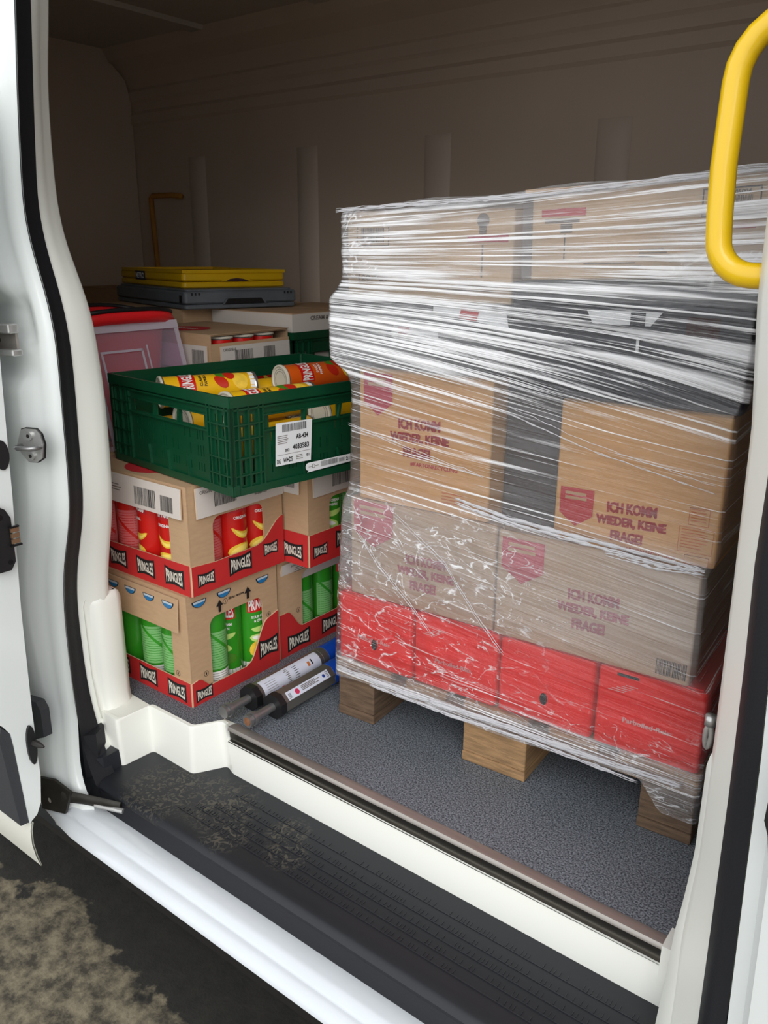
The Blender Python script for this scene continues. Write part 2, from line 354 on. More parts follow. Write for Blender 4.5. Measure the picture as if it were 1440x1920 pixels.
class Face:
    """a flat face with reading direction U and up V: for panels and printing on it"""
    def __init__(s, mb, O, U, V):
        s.mb = mb; s.O = Vector(O); s.U = Vector(U).normalized(); s.V = Vector(V).normalized(); s.N = s.U.cross(s.V)
    def p(s, u, v, d=0): return s.O+s.U*u+s.V*v+s.N*d
    def poly(s, pts, m, d=.0006): s.mb.face([s.p(u, v, d) for u, v in pts], m)
    def rect(s, u0, v0, u1, v1, m, d=.0006): s.poly([(u0, v0), (u1, v0), (u1, v1), (u0, v1)], m, d)
    def plate(s, pts, m, t=.003, d=0, edge=None): s.mb.prism([s.p(u, v, d) for u, v in pts], s.N*-t, m, edge)
    def prect(s, u0, v0, u1, v1, m, t=.003, d=0): s.plate([(u0, v0), (u1, v0), (u1, v1), (u0, v1)], m, t, d)
    def text(s, t, u, v, w, h, m, d=.0012, rot=0, warp=0):
        vs, fs = txt(t); c, n = math.cos(R(rot)), math.sin(R(rot)); out = []
        for x, y in vs:
            y2 = y*(1+warp*((2*x)**2-.3)); X, Y = x*w, y2*h; out.append(s.p(u+X*c-Y*n, v+X*n+Y*c, d))
        s.mb.raw(out, fs, m)
    def bars(s, u0, v0, u1, v1, m, n=26, d=.0012, seed=1):
        rnd = random.Random(seed); W = u1-u0; x = u0
        while x < u1-W/n*.3:
            a = W/n*rnd.choice((.3, .5, .8, .4)); s.rect(x, v0, min(x+a, u1), v1, m, d); x += a+W/n*rnd.choice((.35, .5, .7))
    def lines(s, u0, v0, u1, v1, n, m, d=.0012, seed=3, th=.35):
        rnd = random.Random(seed); h = (v1-v0)/n
        for i in range(n):
            e = u0+(u1-u0)*rnd.uniform(.7, 1); s.rect(u0, v1-(i+th)*h, e, v1-i*h, m, d)
    def frame(s, u0, v0, u1, v1, m, t=.002, d=.0012):
        s.rect(u0, v0, u1, v0+t, m, d); s.rect(u0, v1-t, u1, v1, m, d); s.rect(u0, v0+t, u0+t, v1-t, m, d); s.rect(u1-t, v0+t, u1, v1-t, m, d)
    def ell(s, u, v, a, b, m, d=.0008, rot=0, n=20, t0=0, t1=360):
        c, q = math.cos(R(rot)), math.sin(R(rot))
        s.poly([(u+a*math.cos(t)*c-b*math.sin(t)*q, v+a*math.cos(t)*q+b*math.sin(t)*c) for t in [R(t0+(t1-t0)*i/n) for i in range(n)]], m, d)
    def wordplate(s, u, v, w, h, skew=0, m1='print_black', m2='print_cream'):
        w, h = w*1.08, h*1.22
        b = []
        for k in range(9):
            x = -0.5+k/8; b.append((x*w, (-.42-.5*x*x)*h+skew*x*w))
        t = [(x, -y+2*skew*x) for x, y in b[::-1]]
        s.poly([(u+x, v+y) for x, y in b+t], m1, .0009)
        vs, fs = txt('PRINGLES'); out = []
        for x, y in vs: out.append(s.p(u+x*w*.86, v+y*h*(.55+1.1*x*x)+skew*x*w, .0015))
        s.mb.raw(out, fs, m2)
def empty(name, loc, rz=0, rot=None):
    o = bpy.data.objects.new(name, None); COL.objects.link(o); o.empty_display_size = .05; o.location = loc
    o.rotation_euler = rot or (0, 0, R(rz)); return o
def tag(o, label=None, cat=None, group=None, kind=None):
    if label: o['label'] = label
    if cat: o['category'] = cat
    if group: o['group'] = group
    if kind: o['kind'] = kind
    return o
def thing(name, label, cat, loc, rz=0, group=None, rot=None): return tag(empty(name, loc, rz, rot), label, cat, group)
def struct(o, label=None, cat=None): return tag(o, label, cat, kind='structure')

# ================================================================== SETTING
b = MB(); b.face([(-9, -5, -.6), (5, -5, -.6), (5, 7, -.6), (-9, 7, -.6)], 'wet_ground'); struct(b.build('ground'), 'wet dark concrete yard under the van, drying in pale patches', 'ground')
# cargo floor
XL, XR, YB, ZC = -3.66, .62, 2.72, 1.92
b = MB()
b.prism([(XL, .98, 0), (-1.66, .98, 0), (-1.60, 1.021, 0), (-1.474, 1.021, 0), (-1.330, 1.020, 0), (-1.288, 1.088, 0), (-.20, 1.088, 0), (-.16, 1.0, 0), (XR, 1.0, 0), (XR, YB, 0), (XL, YB, 0)], (0, 0, -.03), 'speckle_floor')
struct(b.build('floor'), 'grey speckled vinyl floor of the van cargo bay', 'floor')
# side wall behind the load with pressed ribs
b = MB()
b.box((XL, YB, -.03), (XR, YB+.03, ZC), 'lining')
wb = b.build('wall_back'); struct(wb, 'dim beige side wall lining of the cargo bay behind the goods', 'wall')
for i, x in enumerate((-3.19, -2.50, -1.85, -1.17, -.52)):
    r = MB(); hw = .038
    prof = [(-hw-.02, 0), (-hw, -.014), (hw, -.014), (hw+.02, 0)]
    lv = [(.0, 1), (1.40, 1), (1.425, .7), (1.44, .0)]
    rows = [[(x+px, YB+py*k-.0005, z) for px, py in prof] for z, k in lv]
    r.loft(rows, 'rib'); o = r.build('trim_%d' % (20+i), smooth=True); struct(o, None)
b = MB()
for z, t in ((1.60, .012), (1.70, .01), (1.79, .008)):
    b.prism([(XL, YB, z), (XL, YB-t, z+.012), (XL, YB-t, z+.05), (XL, YB, z+.065)], (XR-XL, 0, 0), 'lining')
struct(b.build('trim_30'))
# roof
b = MB(); b.box((XL, .90, ZC), (XR, YB, ZC+.03), 'roof_lining')
for x in (-3.0, -2.3, -1.6, -.9, -.2): b.prism([(x-.05, 1.0, ZC), (x-.035, 1.0, ZC-.015), (x+.035, 1.0, ZC-.015), (x+.05, 1.0, ZC)], (0, YB-1.0, 0), 'roof_lining')
struct(b.build('ceiling'), 'dark lined roof of the van cargo bay', 'ceiling')
b = MB(); b.prism([(XL, YB, ZC), (XL, YB-.13, ZC), (XL, YB-.10, ZC-.05), (XL, YB-.04, ZC-.10), (XL, YB, ZC-.16)], (XR-XL, 0, 0), 'lining'); struct(b.build('trim_31'))
# rear doors (left end)
b = MB(); b.box((XL-.03, .9, -.03), (XL, YB, ZC), 'lining')
b.prism([(XL, YB-.004, 0), (XL, YB-.004, 1.70), (XL, YB-.03, 1.80), (XL, YB-.10, 1.86), (XL, 1.2, 1.86), (XL, 1.2, 0)], (.02, 0, 0), 'lining')
struct(b.build('wall_left'), 'dim inner face of the closed rear doors', 'wall')
b = MB(); b.box((XR, .9, -.03), (XR+.03, YB, ZC), 'lining'); struct(b.build('wall_right'), 'bulkhead behind the cab', 'wall')
# body side around the door opening
b = MB()
b.box((-1.75, .93, 1.62), (.62, 1.0, ZC+.03), 'trim_white')
b.box((XL, .90, -.35), (-1.68, .985, ZC+.03), 'paint_white')
b.box((-.06, .93, -.35), (XR, 1.0, ZC), 'trim_white')
struct(b.build('wall_front'), 'white body side of the van around the open side door', 'wall')

def interp(tab, z):
    if z >= tab[0][1]: return tab[0][0]
    if z <= tab[-1][1]: return tab[-1][0]
    for (x0, z0), (x1, z1) in zip(tab, tab[1:]):
        if z1 <= z <= z0:
            t = (z0-z)/(z0-z1); t2 = t; return x0+(x1-x0)*t2
def smooth_tab(tab):
    zs = [tab[0][1]+(tab[-1][1]-tab[0][1])*i/80 for i in range(81)]
    xs = [interp(tab, z) for z in zs]
    for _ in range(6): xs = [xs[0]]+[(xs[i-1]+2*xs[i]+xs[i+1])/4 for i in range(1, 80)]+[xs[-1]]
    return list(zip(xs, zs))
SL = [(-1.425, 1.62), (-1.444, 1.421), (-1.467, 1.307), (-1.485, 1.184), (-1.497, 1.076), (-1.479, 1.017), (-1.45, .939), (-1.434, .879), (-1.442, .721), (-1.445, .622), (-1.452, .536), (-1.465, .48), (-1.504, .398), (-1.523, .278), (-1.526, .095), (-1.514, -.042), (-1.485, -.128), (-1.455, -.165), (-1.42, -.19)]
SR = [(-1.46, 1.62), (-1.484, 1.44), (-1.511, 1.279), (-1.537, 1.101), (-1.525, 1.031), (-1.49, .941), (-1.475, .873), (-1.475, .776), (-1.483, .639), (-1.487, .532), (-1.501, .474), (-1.534, .392), (-1.551, .329), (-1.559, .264), (-1.557, .151), (-1.552, .058), (-1.539, .01), (-1.50, -.10), (-1.48, -.13)]
TR = [(-1.52, 1.62), (-1.539, 1.461), (-1.571, 1.336), (-1.579, 1.247), (-1.584, 1.129), (-1.57, 1.042), (-1.536, .983), (-1.514, .933), (-1.498, .897), (-1.49, .825), (-1.481, .734), (-1.483, .618), (-1.488, .525), (-1.5, .459), (-1.53, .355), (-1.544, .267), (-1.55, -.02)]
SLs, SRs, TRs = smooth_tab(SL), smooth_tab(SR), smooth_tab(TR)
ZS = [1.62-(1.62+.14)*i/90 for i in range(91)]
# inner white trim of the left pillar
b = MB(); rows = []
for z in ZS:
    xr, xt = interp(SRs, z), interp(TRs, z)
    rows.append([(xr-.006, .914, z), (xr*.8+xt*.2-.002, .928, z), (xr*.5+xt*.5+.002, .948, z), (xt+.003, .970, z), (xt-.002, .985, z), (xt-.02, .998, z), (xt-.12, 1.01, z), (xt-.2, .985, z)])
b.loft(rows, 'trim_white'); struct(b.build('trim_1', smooth='all'), 'cream white plastic trim down the left side of the door opening', 'trim')
# lower kick cover on the left pillar: boxed column ending on the white ledge
b = MB(); rows = []
for z, k, k2 in ((.285, 0, .012), (.28, .0, .004), (.265, .004, 0), (.10, .012, 0), (.03, .016, 0), (.0, .03, .0), (-.012, .05, 0)):
    xr = interp(SRs, z)
    rows.append([(xr+.004, .926+k2, z), (xr-.004, .930+k2, z), (-1.562+k*.4-k2*.5, .936+k2, z), (-1.546+k*.5-k2, .944+k2, z), (-1.538+k*.5-k2, .962, z), (-1.538+k*.4-k2, 1.000, z), (-1.548+k*.3, 1.018-k2, z), (-1.70, 1.03-k2, z)])
b.loft(rows, 'trim_white')
b.face([(-1.560, 1.006, .285), (-1.551, 1.0, .285), (-1.551, .962, .285), (-1.560, .956, .285), (-1.58, .948, .285), (-1.72, .945, .285), (-1.72, 1.018, .285)], 'trim_white')
struct(b.build('trim_2', smooth='all'), 'white moulded kick cover at the foot of the left pillar', 'trim')
# rubber seal, left
b = MB(); rows = []
for z in [1.62-(1.62+.165)*i/90 for i in range(91)]:
    xl, xr = interp(SLs, z), interp(SRs, z); row = []
    for k in range(11):
        t = k/10; a = math.pi*t
        cx = xl+(xr-xl)*t; cy = .862+(.915-.862)*t
        bul = math.sin(a)*.016
        if .66 < t < .78: bul -= .004
        row.append((cx+bul*.10, cy-bul*.9, z))
    rows.append(row)
b.loft(rows, 'seal'); struct(b.build('trim_3', smooth='all'), 'black rubber door seal along the left pillar', 'seal')
# painted outer pillar, left, flowing into the sill
b = MB(); rows = []
def sstep(a, c, x):
    t = max(0, min(1, (x-a)/(c-a))); return t*t*(3-2*t)
S = [0, .006, .014, .024, .036, .05, .062, .072, .085, .10, .12, .14, .16, .19, .23, .30]
for i in range(121):
    z = 1.62-(1.62+.24)*i/120; xl = interp(SLs, z) if z > -.165 else -1.455+(-.165-z)*.4; row = []
    for s in S:
        y = .866-.018*sstep(0, .03, s)-.016*sstep(.03, .10, s)
        y -= .022*sstep(.045, .062, s)*sstep(.80, .77, z)*(1 if z > -.1 else sstep(-.2, -.1, z))*(1-.6*sstep(.3, .0, z))
        y -= .024*sstep(.050, .075, s)*sstep(.93, .97, z)
        y += .012*sstep(.84, .87, z)*sstep(.95, .92, z)*sstep(.03, .05, s)
        y += .02*sstep(.16, .2, s)*sstep(.6, .2, z)
        y -= .028*sstep(.05, -.16, z)
        xx = xl-.005-s*(1.0-.15*sstep(.4, 0, z))
        row.append((xx, y, z))
    rows.append(row)
b.loft(rows, 'paint_white'); struct(b.build('trim_4', smooth='all'), 'white painted outer face of the left door pillar', 'pillar')
# right pillar: trim, seal, painted face
RL = [(-.275, 1.62), (-.262, 1.25), (-.248, 1.072), (-.246, .977), (-.233, .835), (-.228, .636), (-.224, .428), (-.223, .245), (-.232, .103), (-.231, .007), (-.233, -.14)]
RS1 = [(-.21, 1.62), (-.195, 1.0), (-.190, .795), (-.19, .698), (-.185, .589), (-.18, .413), (-.177, .241), (-.174, .05), (-.17, -.16)]
RS2 = [(-.167, 1.62), (-.159, .9), (-.154, .662), (-.146, .503), (-.142, .362), (-.134, .11), (-.127, -.16)]
b = MB(); rows = []
for z in ZS:
    a, c = interp(RL, z), interp(RS1, z)
    rows.append([(c+.012, .900, z), (c, .92, z), (c*.75+a*.25-.002, .945, z), (c*.3+a*.7-.004, .978, z), (a, 1.0, z), (a+.004, 1.012, z), (a+.02, 1.02, z), (a+.12, 1.02, z)])
b.loft(rows, 'trim_white'); struct(b.build('trim_5', smooth='all'), 'white inner trim of the right door pillar', 'trim')
b = MB(); rows = []
for i in range(41):
    z = .425-(.425+.15)*i/40; k = sstep(.425, .385, z); a = interp(RL, z); fl = .012*sstep(.2, -.14, z)
    top = .405-.10*0
    a += .013
    rows.append([(a+.060, .935+.02*(1-k), z-.055), (a+.040, .955, z-.035), (a+.010-.010*k, .985, z-.008), (a-.006-.012*k-fl, 1.010-.01*k, z), (a-.005-.014*k-fl, 1.03, z), (a+.004-.004*k-fl, 1.045, z), (a+.03, 1.055, z), (a+.10, 1.055, z)])
b.loft(rows, 'trim_white'); b.face(rows[0], 'trim_white'); struct(b.build('trim_6', smooth='all'), 'white moulded lower cover at the foot of the right pillar', 'trim')
b = MB(); rows = []
for z in ZS:
    a, c = interp(RS1, z), interp(RS2, z); row = []
    for k in range(9):
        t = k/8; bul = math.sin(math.pi*t)*.014; row.append((a+(c-a)*t-bul*.25, .915+(.872-.915)*t-bul*.8, z))
    rows.append(row)
b.loft(rows, 'seal'); struct(b.build('trim_7', smooth='all'), 'black rubber door seal along the right pillar', 'seal')
b = MB(); rows = []
for z in ZS:
    c = interp(RS2, z)
    rows.append([(c-.004, .90, z), (c+.002, .868, z), (c+.012, .862, z), (c+.020, .858, z), (c+.030, .835, z), (c+.036, .832, z), (c+.05, .826, z), (c+.10, .80, z), (c+.30, .78, z), (c+.32, .9, z)])
b.loft(rows, 'paint_white'); struct(b.build('trim_8', smooth=30), 'white painted outer face of the right door pillar', 'pillar')

# white riser / zig-zag ledge
b = MB()
Ztop = [(-1.66, .935), (-1.478, .931), (-1.473, 1.017), (-1.324, 1.017), (-1.288, 1.076), (-1.262, 1.070), (-.262, 1.066), (-.20, 1.066)]
Zbot = [(-1.66, .935), (-1.486, .941), (-1.480, 1.024), (-1.335, 1.022), (-1.293, 1.092), (-1.262, 1.080), (-.262, 1.078), (-.20, 1.078)]
def ztop(x): return 0.006 if x < -1.27 else -.030
def arc(pts, r=.010, n=4):
    out = [Vector((*pts[0], 0))]
    for i in range(1, len(pts)-1):
        p, a, c = Vector((*pts[i], 0)), Vector((*pts[i-1], 0)), Vector((*pts[i+1], 0))
        d0, d1 = (a-p), (c-p); k = min(r, d0.length*.4, d1.length*.4); q0, q1 = p+d0.normalized()*k, p+d1.normalized()*k
        for j in range(n+1):
            t = j/n; out.append(q0*(1-t)**2+p*2*t*(1-t)+q1*t*t)
    out.append(Vector((*pts[-1], 0))); return out
T, B = arc(Ztop), arc(Zbot); row0, row1, row2, row3 = [], [], [], []
for p, q in zip(T, B):
    z = .004 if p.x < -1.268 else -.032
    row0.append((p.x, p.y+.010, z+.001)); row1.append((p.x, p.y+.002, z)); row2.append((p.x, p.y, z-.006)); row3.append((q.x, q.y, -.130))
b.loft([row3, row2, row1, row0], 'trim_white')
b.face([(-1.66, .942, .004), (-1.480, .938, .004), (-1.475, 1.021, .004), (-1.57, 1.026, .004), (-1.70, 1.03, .004)], 'trim_white')
b.face([(-1.475, 1.021, .0045), (-1.326, 1.021, .0045), (-1.33, 1.027, .001), (-1.475, 1.027, .001)], 'trim_white')
b.face([(-1.326, 1.021, .0045), (-1.290, 1.080, .0045), (-1.296, 1.086, .001), (-1.333, 1.027, .001)], 'trim_white')
b.face([(-1.290, 1.080, .0045), (-1.258, 1.074, .0045), (-1.258, 1.094, .001), (-1.296, 1.092, .001)], 'trim_white')
b.box((-.270, 1.064, -.06), (-.20, 1.11, .006), 'trim_white')
b.face([(-1.262, 1.068, -.031), (-.262, 1.064, -.031), (-.262, 1.09, -.031), (-1.262, 1.09, -.031)], 'trim_white')
struct(b.build('trim_9', smooth=35), 'white moulded riser with zigzag steps along the cargo floor edge', 'trim')
# aluminium edge strip
b = MB()
prof = [(1.096, .0015), (1.078, .006), (1.071, .005), (1.068, .001), (1.0675, -.003)]
b.loft([[(-1.258, y, z) for y, z in prof], [(-.270, y-.002, z) for y, z in prof]], 'alu')
prof = [(1.0675, -.003), (1.073, -.006), (1.074, -.030), (1.066, -.032)]
b.loft([[(-1.258, y, z) for y, z in prof], [(-.270, y-.002, z) for y, z in prof]], 'alu_dark')
struct(b.build('trim_10', smooth=30), 'brushed aluminium edging strip along the cargo floor', 'edging strip')
# rubber step tread
b = MB(); zt = -.125
xs = [-1.62+i*.02 for i in range(int(1.55/.02)+1)]
prof = [(1.11, zt), (1.0, zt), (.905, zt), (.882, zt+.001), (.874, zt-.003), (.868, zt-.010), (.867, zt-.035), (.872, zt-.060)]
b.loft([[(x, y+(0 if i < 3 else 0), z) for i, (y, z) in enumerate(prof)] for x in (-1.62, -.06)], 'tread_dirty')
for k, y in enumerate((.905, .925, .950, .975, 1.0, 1.03)):
    if y == 1.03: x0 = -1.2
    else: x0 = -1.30+.03*k
    x = x0
    if k: b.box((x0, y-.0008, zt), (-.25, y+.0008, zt+.0012), 'tread')
    while x < -.27:
        if k and random.random() < .75: b.box((x, y+.002, zt), (x+.0014, y+.012, zt+.0010), 'tread')
        x += random.choice((.007, .009, .013))
b.prism([(-1.56, .885, zt), (-1.50, .885, zt), (-1.49, .895, zt), (-1.49, .94, zt), (-1.56, .95, zt)], (0, 0, .045), 'tread')
b.prism([(-1.57, .86, -.02), (-1.565, .93, -.02), (-1.52, .925, -.02), (-1.50, .89, -.02), (-1.52, .865, -.02)], (0, 0, -.11), 'seal')
struct(b.build('trim_11', smooth=30), 'black ribbed rubber step tread with dried mud', 'step')
# black seal below tread and painted sill
b = MB()
prof = [(.872, zt-.01), (.862, -.150), (.857, -.158), (.853, -.168)]
b.loft([[(x, y, z) for y, z in prof] for x in (-1.50, -.06)], 'seal'); struct(b.build('trim_12', smooth=40), 'black rubber seal along the sill', 'seal')
b = MB()
prof = [(.905, -.19), (.872, -.18), (.862, -.172), (.852, -.168), (.825, -.170), (.810, -.1735), (.805, -.182), (.801, -.184), (.797, -.184), (.786, -.190), (.778, -.198), (.776, -.206), (.780, -.210), (.82, -.222), (.92, -.36)]
rows = []
for x in [-1.66, -1.62, -1.58, -1.54, -1.50, -1.46, -1.42, -1.3, -1.0, -.6, -.2, .1, .5]:
    k = sstep(-1.44, -1.64, x); rows.append([(x, y+.015*k*(1 if y < .85 else 0), z+.02*k*(1 if y < .85 else .5)) for y, z in prof])
b.loft(rows, 'sill_white')
b.box((XL, .86, -.36), (XR, 2.7, -.34), 'black')
struct(b.build('trim_13', smooth=50), 'white painted lower door sill outside the step', 'sill')

# ================================================================== sliding door, slid back to the left
dr = empty('door_1', (0, 0, 0)); tag(dr, 'white sliding side door, open, its leading edge at the left picture edge', 'door', kind='structure')
DX = -1.45
inner = [(.775, 1.30), (.768, 1.05), (.756, .812), (.746, .583), (.733, .357), (.727, .138), (.726, -.014), (.719, -.076), (.708, -.099), (.694, -.108)]
outer = [(.690, -.112), (.681, .075), (.678, .106), (.664, .131), (.640, .155), (.60, .40), (.60, .8), (.625, 1.05), (.65, 1.30)]
b = MB(); b.prism([(DX, y, z) for y, z in inner+outer], (-.9, 0, 0), 'paint_white')
b.build('door_shell', dr, bevel=.008)
b = MB(); rows = []
for y, z in [(.675, .06), (.684, .02), (.690, -.06), (.6925, -.112)]:
    rows.append([(DX-.004, y-.002, z), (DX-.02, y-.012, z), (DX-.9, y-.014, z)])
b.loft(rows, 'grey_moulding'); 
b.prism([(DX-.003, .662, .128), (DX-.003, .6795, .104), (DX-.003, .6825, .072), (DX-.003, .692, -.110), (DX-.003, .672, -.108), (DX-.003, .655, .10)], (-.9, 0, 0), 'grey_moulding')
b.build('side_moulding', dr)
b = MB()
b.loft([[(DX-.9, y, z), (DX+.002, y, z)] for y, z in [(.6925, -.112), (.688, -.128), (.687, -.160), (.692, -.195), (.700, -.224)]], 'door_flange')
b.loft([[(DX-.9, y+.006, z), (DX+.002, y+.004, z)] for y, z in [(.6925, -.112), (.688, -.128), (.687, -.160), (.692, -.195), (.698, -.224)]], 'door_flange')
b.build('lower_skirt', dr, smooth='all')
b = MB(); f = Face(b, (DX, .68, .45), (0, 1, 0), (0, 0, 1))
f.plate([(0, .02), (.01, .0), (.036, .0), (.046, .015), (.047, .10), (.038, .118), (.028, .125), (0, .125)], 'black', .02, .020)
f.ell(.026, .105, .006, .006, 'black_gloss', .0206); f.ell(.036, .016, .005, .005, 'black_gloss', .0206)
f.prect(.036, .047, .058, .050, 'black_gloss', .006, .030); f.prect(.038, .083, .056, .086, 'black_gloss', .006, .030)
cb = b.build('contact_block', dr, bevel=.002)
for k in range(3):
    b = MB(); f = Face(b, (DX, .68, .45), (0, 1, 0), (0, 0, 1)); f.prect(.040, .052+k*.011, .056, .060+k*.011, 'copper', .004, .028); tag(b.build('contact_pin', cb), 'copper coloured contact')
b = MB()
pts = [Vector((DX+.006, .715+.010*math.cos(R(t))*1, .065+.045*math.sin(R(t)))) for t in range(0, 360, 20)]
b.prism(pts, (-.01, 0, 0), 'black'); b.tube([(DX+.004, .719, .068), (DX+.022, .722, .068), (DX+.034, .724, .068)], [.008, .006, .002], 'darkbolt', 10)
b.build('rubber_stop', dr, smooth=30)
b = MB()
for t in range(0, 360, 20): pass
b.prism([Vector((DX+.004, .735+.014*math.cos(R(t)), .665+.028*math.sin(R(t)))) for t in range(0, 360, 20)], (-.008, 0, 0), 'black'); b.build('hole_disc', dr)  # black disc painted in for the dark of a hole in the door edge
b = MB()   # lower roller arm
b.prism([(-1.57, .786, -.185), (-1.50, .80, -.175), (-1.49, .80, -.155), (-1.485, .81, -.118), (-1.53, .80, -.10), (-1.58, .786, -.105)], (0, -.006, 0), 'arm_steel')
b.tube([(-1.51, .80, -.135), (-1.47, .822, -.138), (-1.42, .845, -.140), (-1.385, .862, -.142)], [.017, .014, .013, .011], 'arm_steel', 8, ell=(.5, 1))
b.tube([(-1.44, .834, -.146), (-1.375, .86, -.148)], .006, 'steel', 8)
f = Face(b, (-1.57, .778, -.185), (1, 0, 0), (0, 0, 1)); f.ell(.045, .045, .006, .006, 'steel', .002)
tag(b.build('roller_arm', dr, smooth=40), 'dark greasy steel roller arm reaching to the step')
b = MB(); b.prism([(-1.58, .79, .10), (-1.535, .80, .10), (-1.52, .80, .085), (-1.52, .80, .02), (-1.59, .785, -.012), (-1.60, .785, .085)], (0, -.02, 0), 'grey_moulding')
struct(b.build('trim_14', bevel=.003), 'dark rubber bump pad on the left pillar', 'pad')

# latch striker plate
st = thing('door_striker', 'steel latch striker plate bolted to the white left pillar', 'latch plate', (-1.468, .806, .668), 0)
st.rotation_euler = (0, 0, R(18))
b = MB(); f = Face(b, (0, 0, 0), (1, 0, 0), (0, 0, 1))
out = [(-.031, .0), (-.018, .030), (-.008, .033), (.016, .033), (.026, .024), (.031, .004), (.026, -.022), (.012, -.031), (-.008, -.032), (-.024, -.016)]
f.plate([(x*1.07, z*1.05) for x, z in out], 'black', .004, 0.001); f.plate(out, 'steel', .004, .004); sp_ = b.build('plate', st, bevel=.001)
for dz in (.020, -.019):
    b = MB(); b.tube([(.002, -.003, dz), (.002, -.009, dz)], .0085, 'steel', 16); b.tube([(.002, -.009, dz), (.002, -.0095, dz)], .004, 'darkbolt', 6); b.build('bolt', sp_, smooth=40)
b = MB(); b.tube([(-.020, -.002, -.002), (-.019, -.020, -.002), (-.012, -.024, -.002), (.018, -.024, .000), (.024, -.018, .0), (.025, -.002, 0)], .0048, 'zinc', 10)
b.build('striker_loop', st, smooth='all')
# track bracket
tb = thing('track_bracket', 'brushed steel rail bracket with a dark screw hole on the left pillar', 'bracket', (-1.53, .80, .865), 14)
b = MB(); b.prism([(-.10, 0, -.017), (.052, 0, -.019), (.052, 0, .019), (-.10, 0, .017)], (0, -.006, 0), 'alu'); b.build('web', tb, bevel=.001)
for z0, z1, e in ((.013, .030, .058), (-.028, -.016, .062)):
    b = MB(); b.rbox((-.10, -.026, z0), (e, 0, z1), 'steel', .005); b.build('flange', tb, smooth=40)
b = MB(); b.tube([(.005, -.005, .0), (.005, -.0075, 0)], .0085, 'black', 16); b.build('screw', tb)

# right pillar contact plate
b = MB()
f = Face(b, (-.120, .828, .410), (1, -.25, 0), (0, 0, 1))
f.plate([(.006, .125), (.002, .12), (.0, .05), (.006, .035), (.010, .012), (.018, 0), (.05, 0), (.05, .125)], 'black', .02, .012)
for k in range(4): f.prect(.008, .055+k*.014, .016, .063+k*.014, 'darkbolt', .004, .014)
o = tag(b.build('door_contact', bevel=.001), 'black plastic door contact plate on the right pillar at the picture edge', 'contact plate')

# yellow grab handle
gh = thing('grab_bar', 'bright yellow tubular grab handle mounted inside the right of the opening', 'handle', (-.20, 1.03, 1.118))
b = MB(); path = []
for k in range(3): path.append((.12-k*.04, .0, .156))
cx, cz = .005, .156
def q(x, z): return (x, 0, z)
P = [(.08, .145), (.02, .150), (-.035, .149)]
for t in range(0, 91, 15): P.append((-.045-.062*math.sin(R(t))+.0, .087+.062*math.cos(R(t))))
P += [(-.109, .0), (-.107, -.05)]
for t in range(0, 91, 15): P.append((-.105+.042-.042*math.cos(R(t)), -.075-.042*math.sin(R(t))))
P += [(-.03, -.118), (.02, -.120), (.06, -.121)]
b.tube([q(*p) for p in P], .0146, 'yellow_rail', 18); b.build('rail', gh, smooth='all')
b = MB(); b.tube([(.0, 0, -.1195), (.012, 0, -.1195)], .0175, 'black', 16); b.build('socket', gh, smooth=40)
# faint yellow strap by the rear doors
b = MB()
b.tube([(-3.24, 2.66, 1.268), (-3.30, 2.655, 1.275), (-3.44, 2.65, 1.276), (-3.455, 2.65, 1.265), (-3.45, 2.65, 1.15), (-3.44, 2.65, .95), (-3.43, 2.65, .75)], .012, 'yellow_strap', 10)
tag(b.build('grab_rail', smooth='all'), 'dim ochre hooked grab rail in the far left corner of the cargo bay', 'rail')
# lashing ring
b = MB(); b.tube([(-.25, 1.08, .41), (-.25, 1.08, .395)], .008, 'steel', 12)
pts = [(-.25+.004*math.cos(R(t)), 1.078, .378+.018*math.sin(R(t))) for t in range(90, 451, 30)]; b.tube(pts, .004, 'steel', 8)
tag(b.build('lashing_ring', smooth='all'), 'small chrome lashing ring beside the right pillar trim', 'ring')

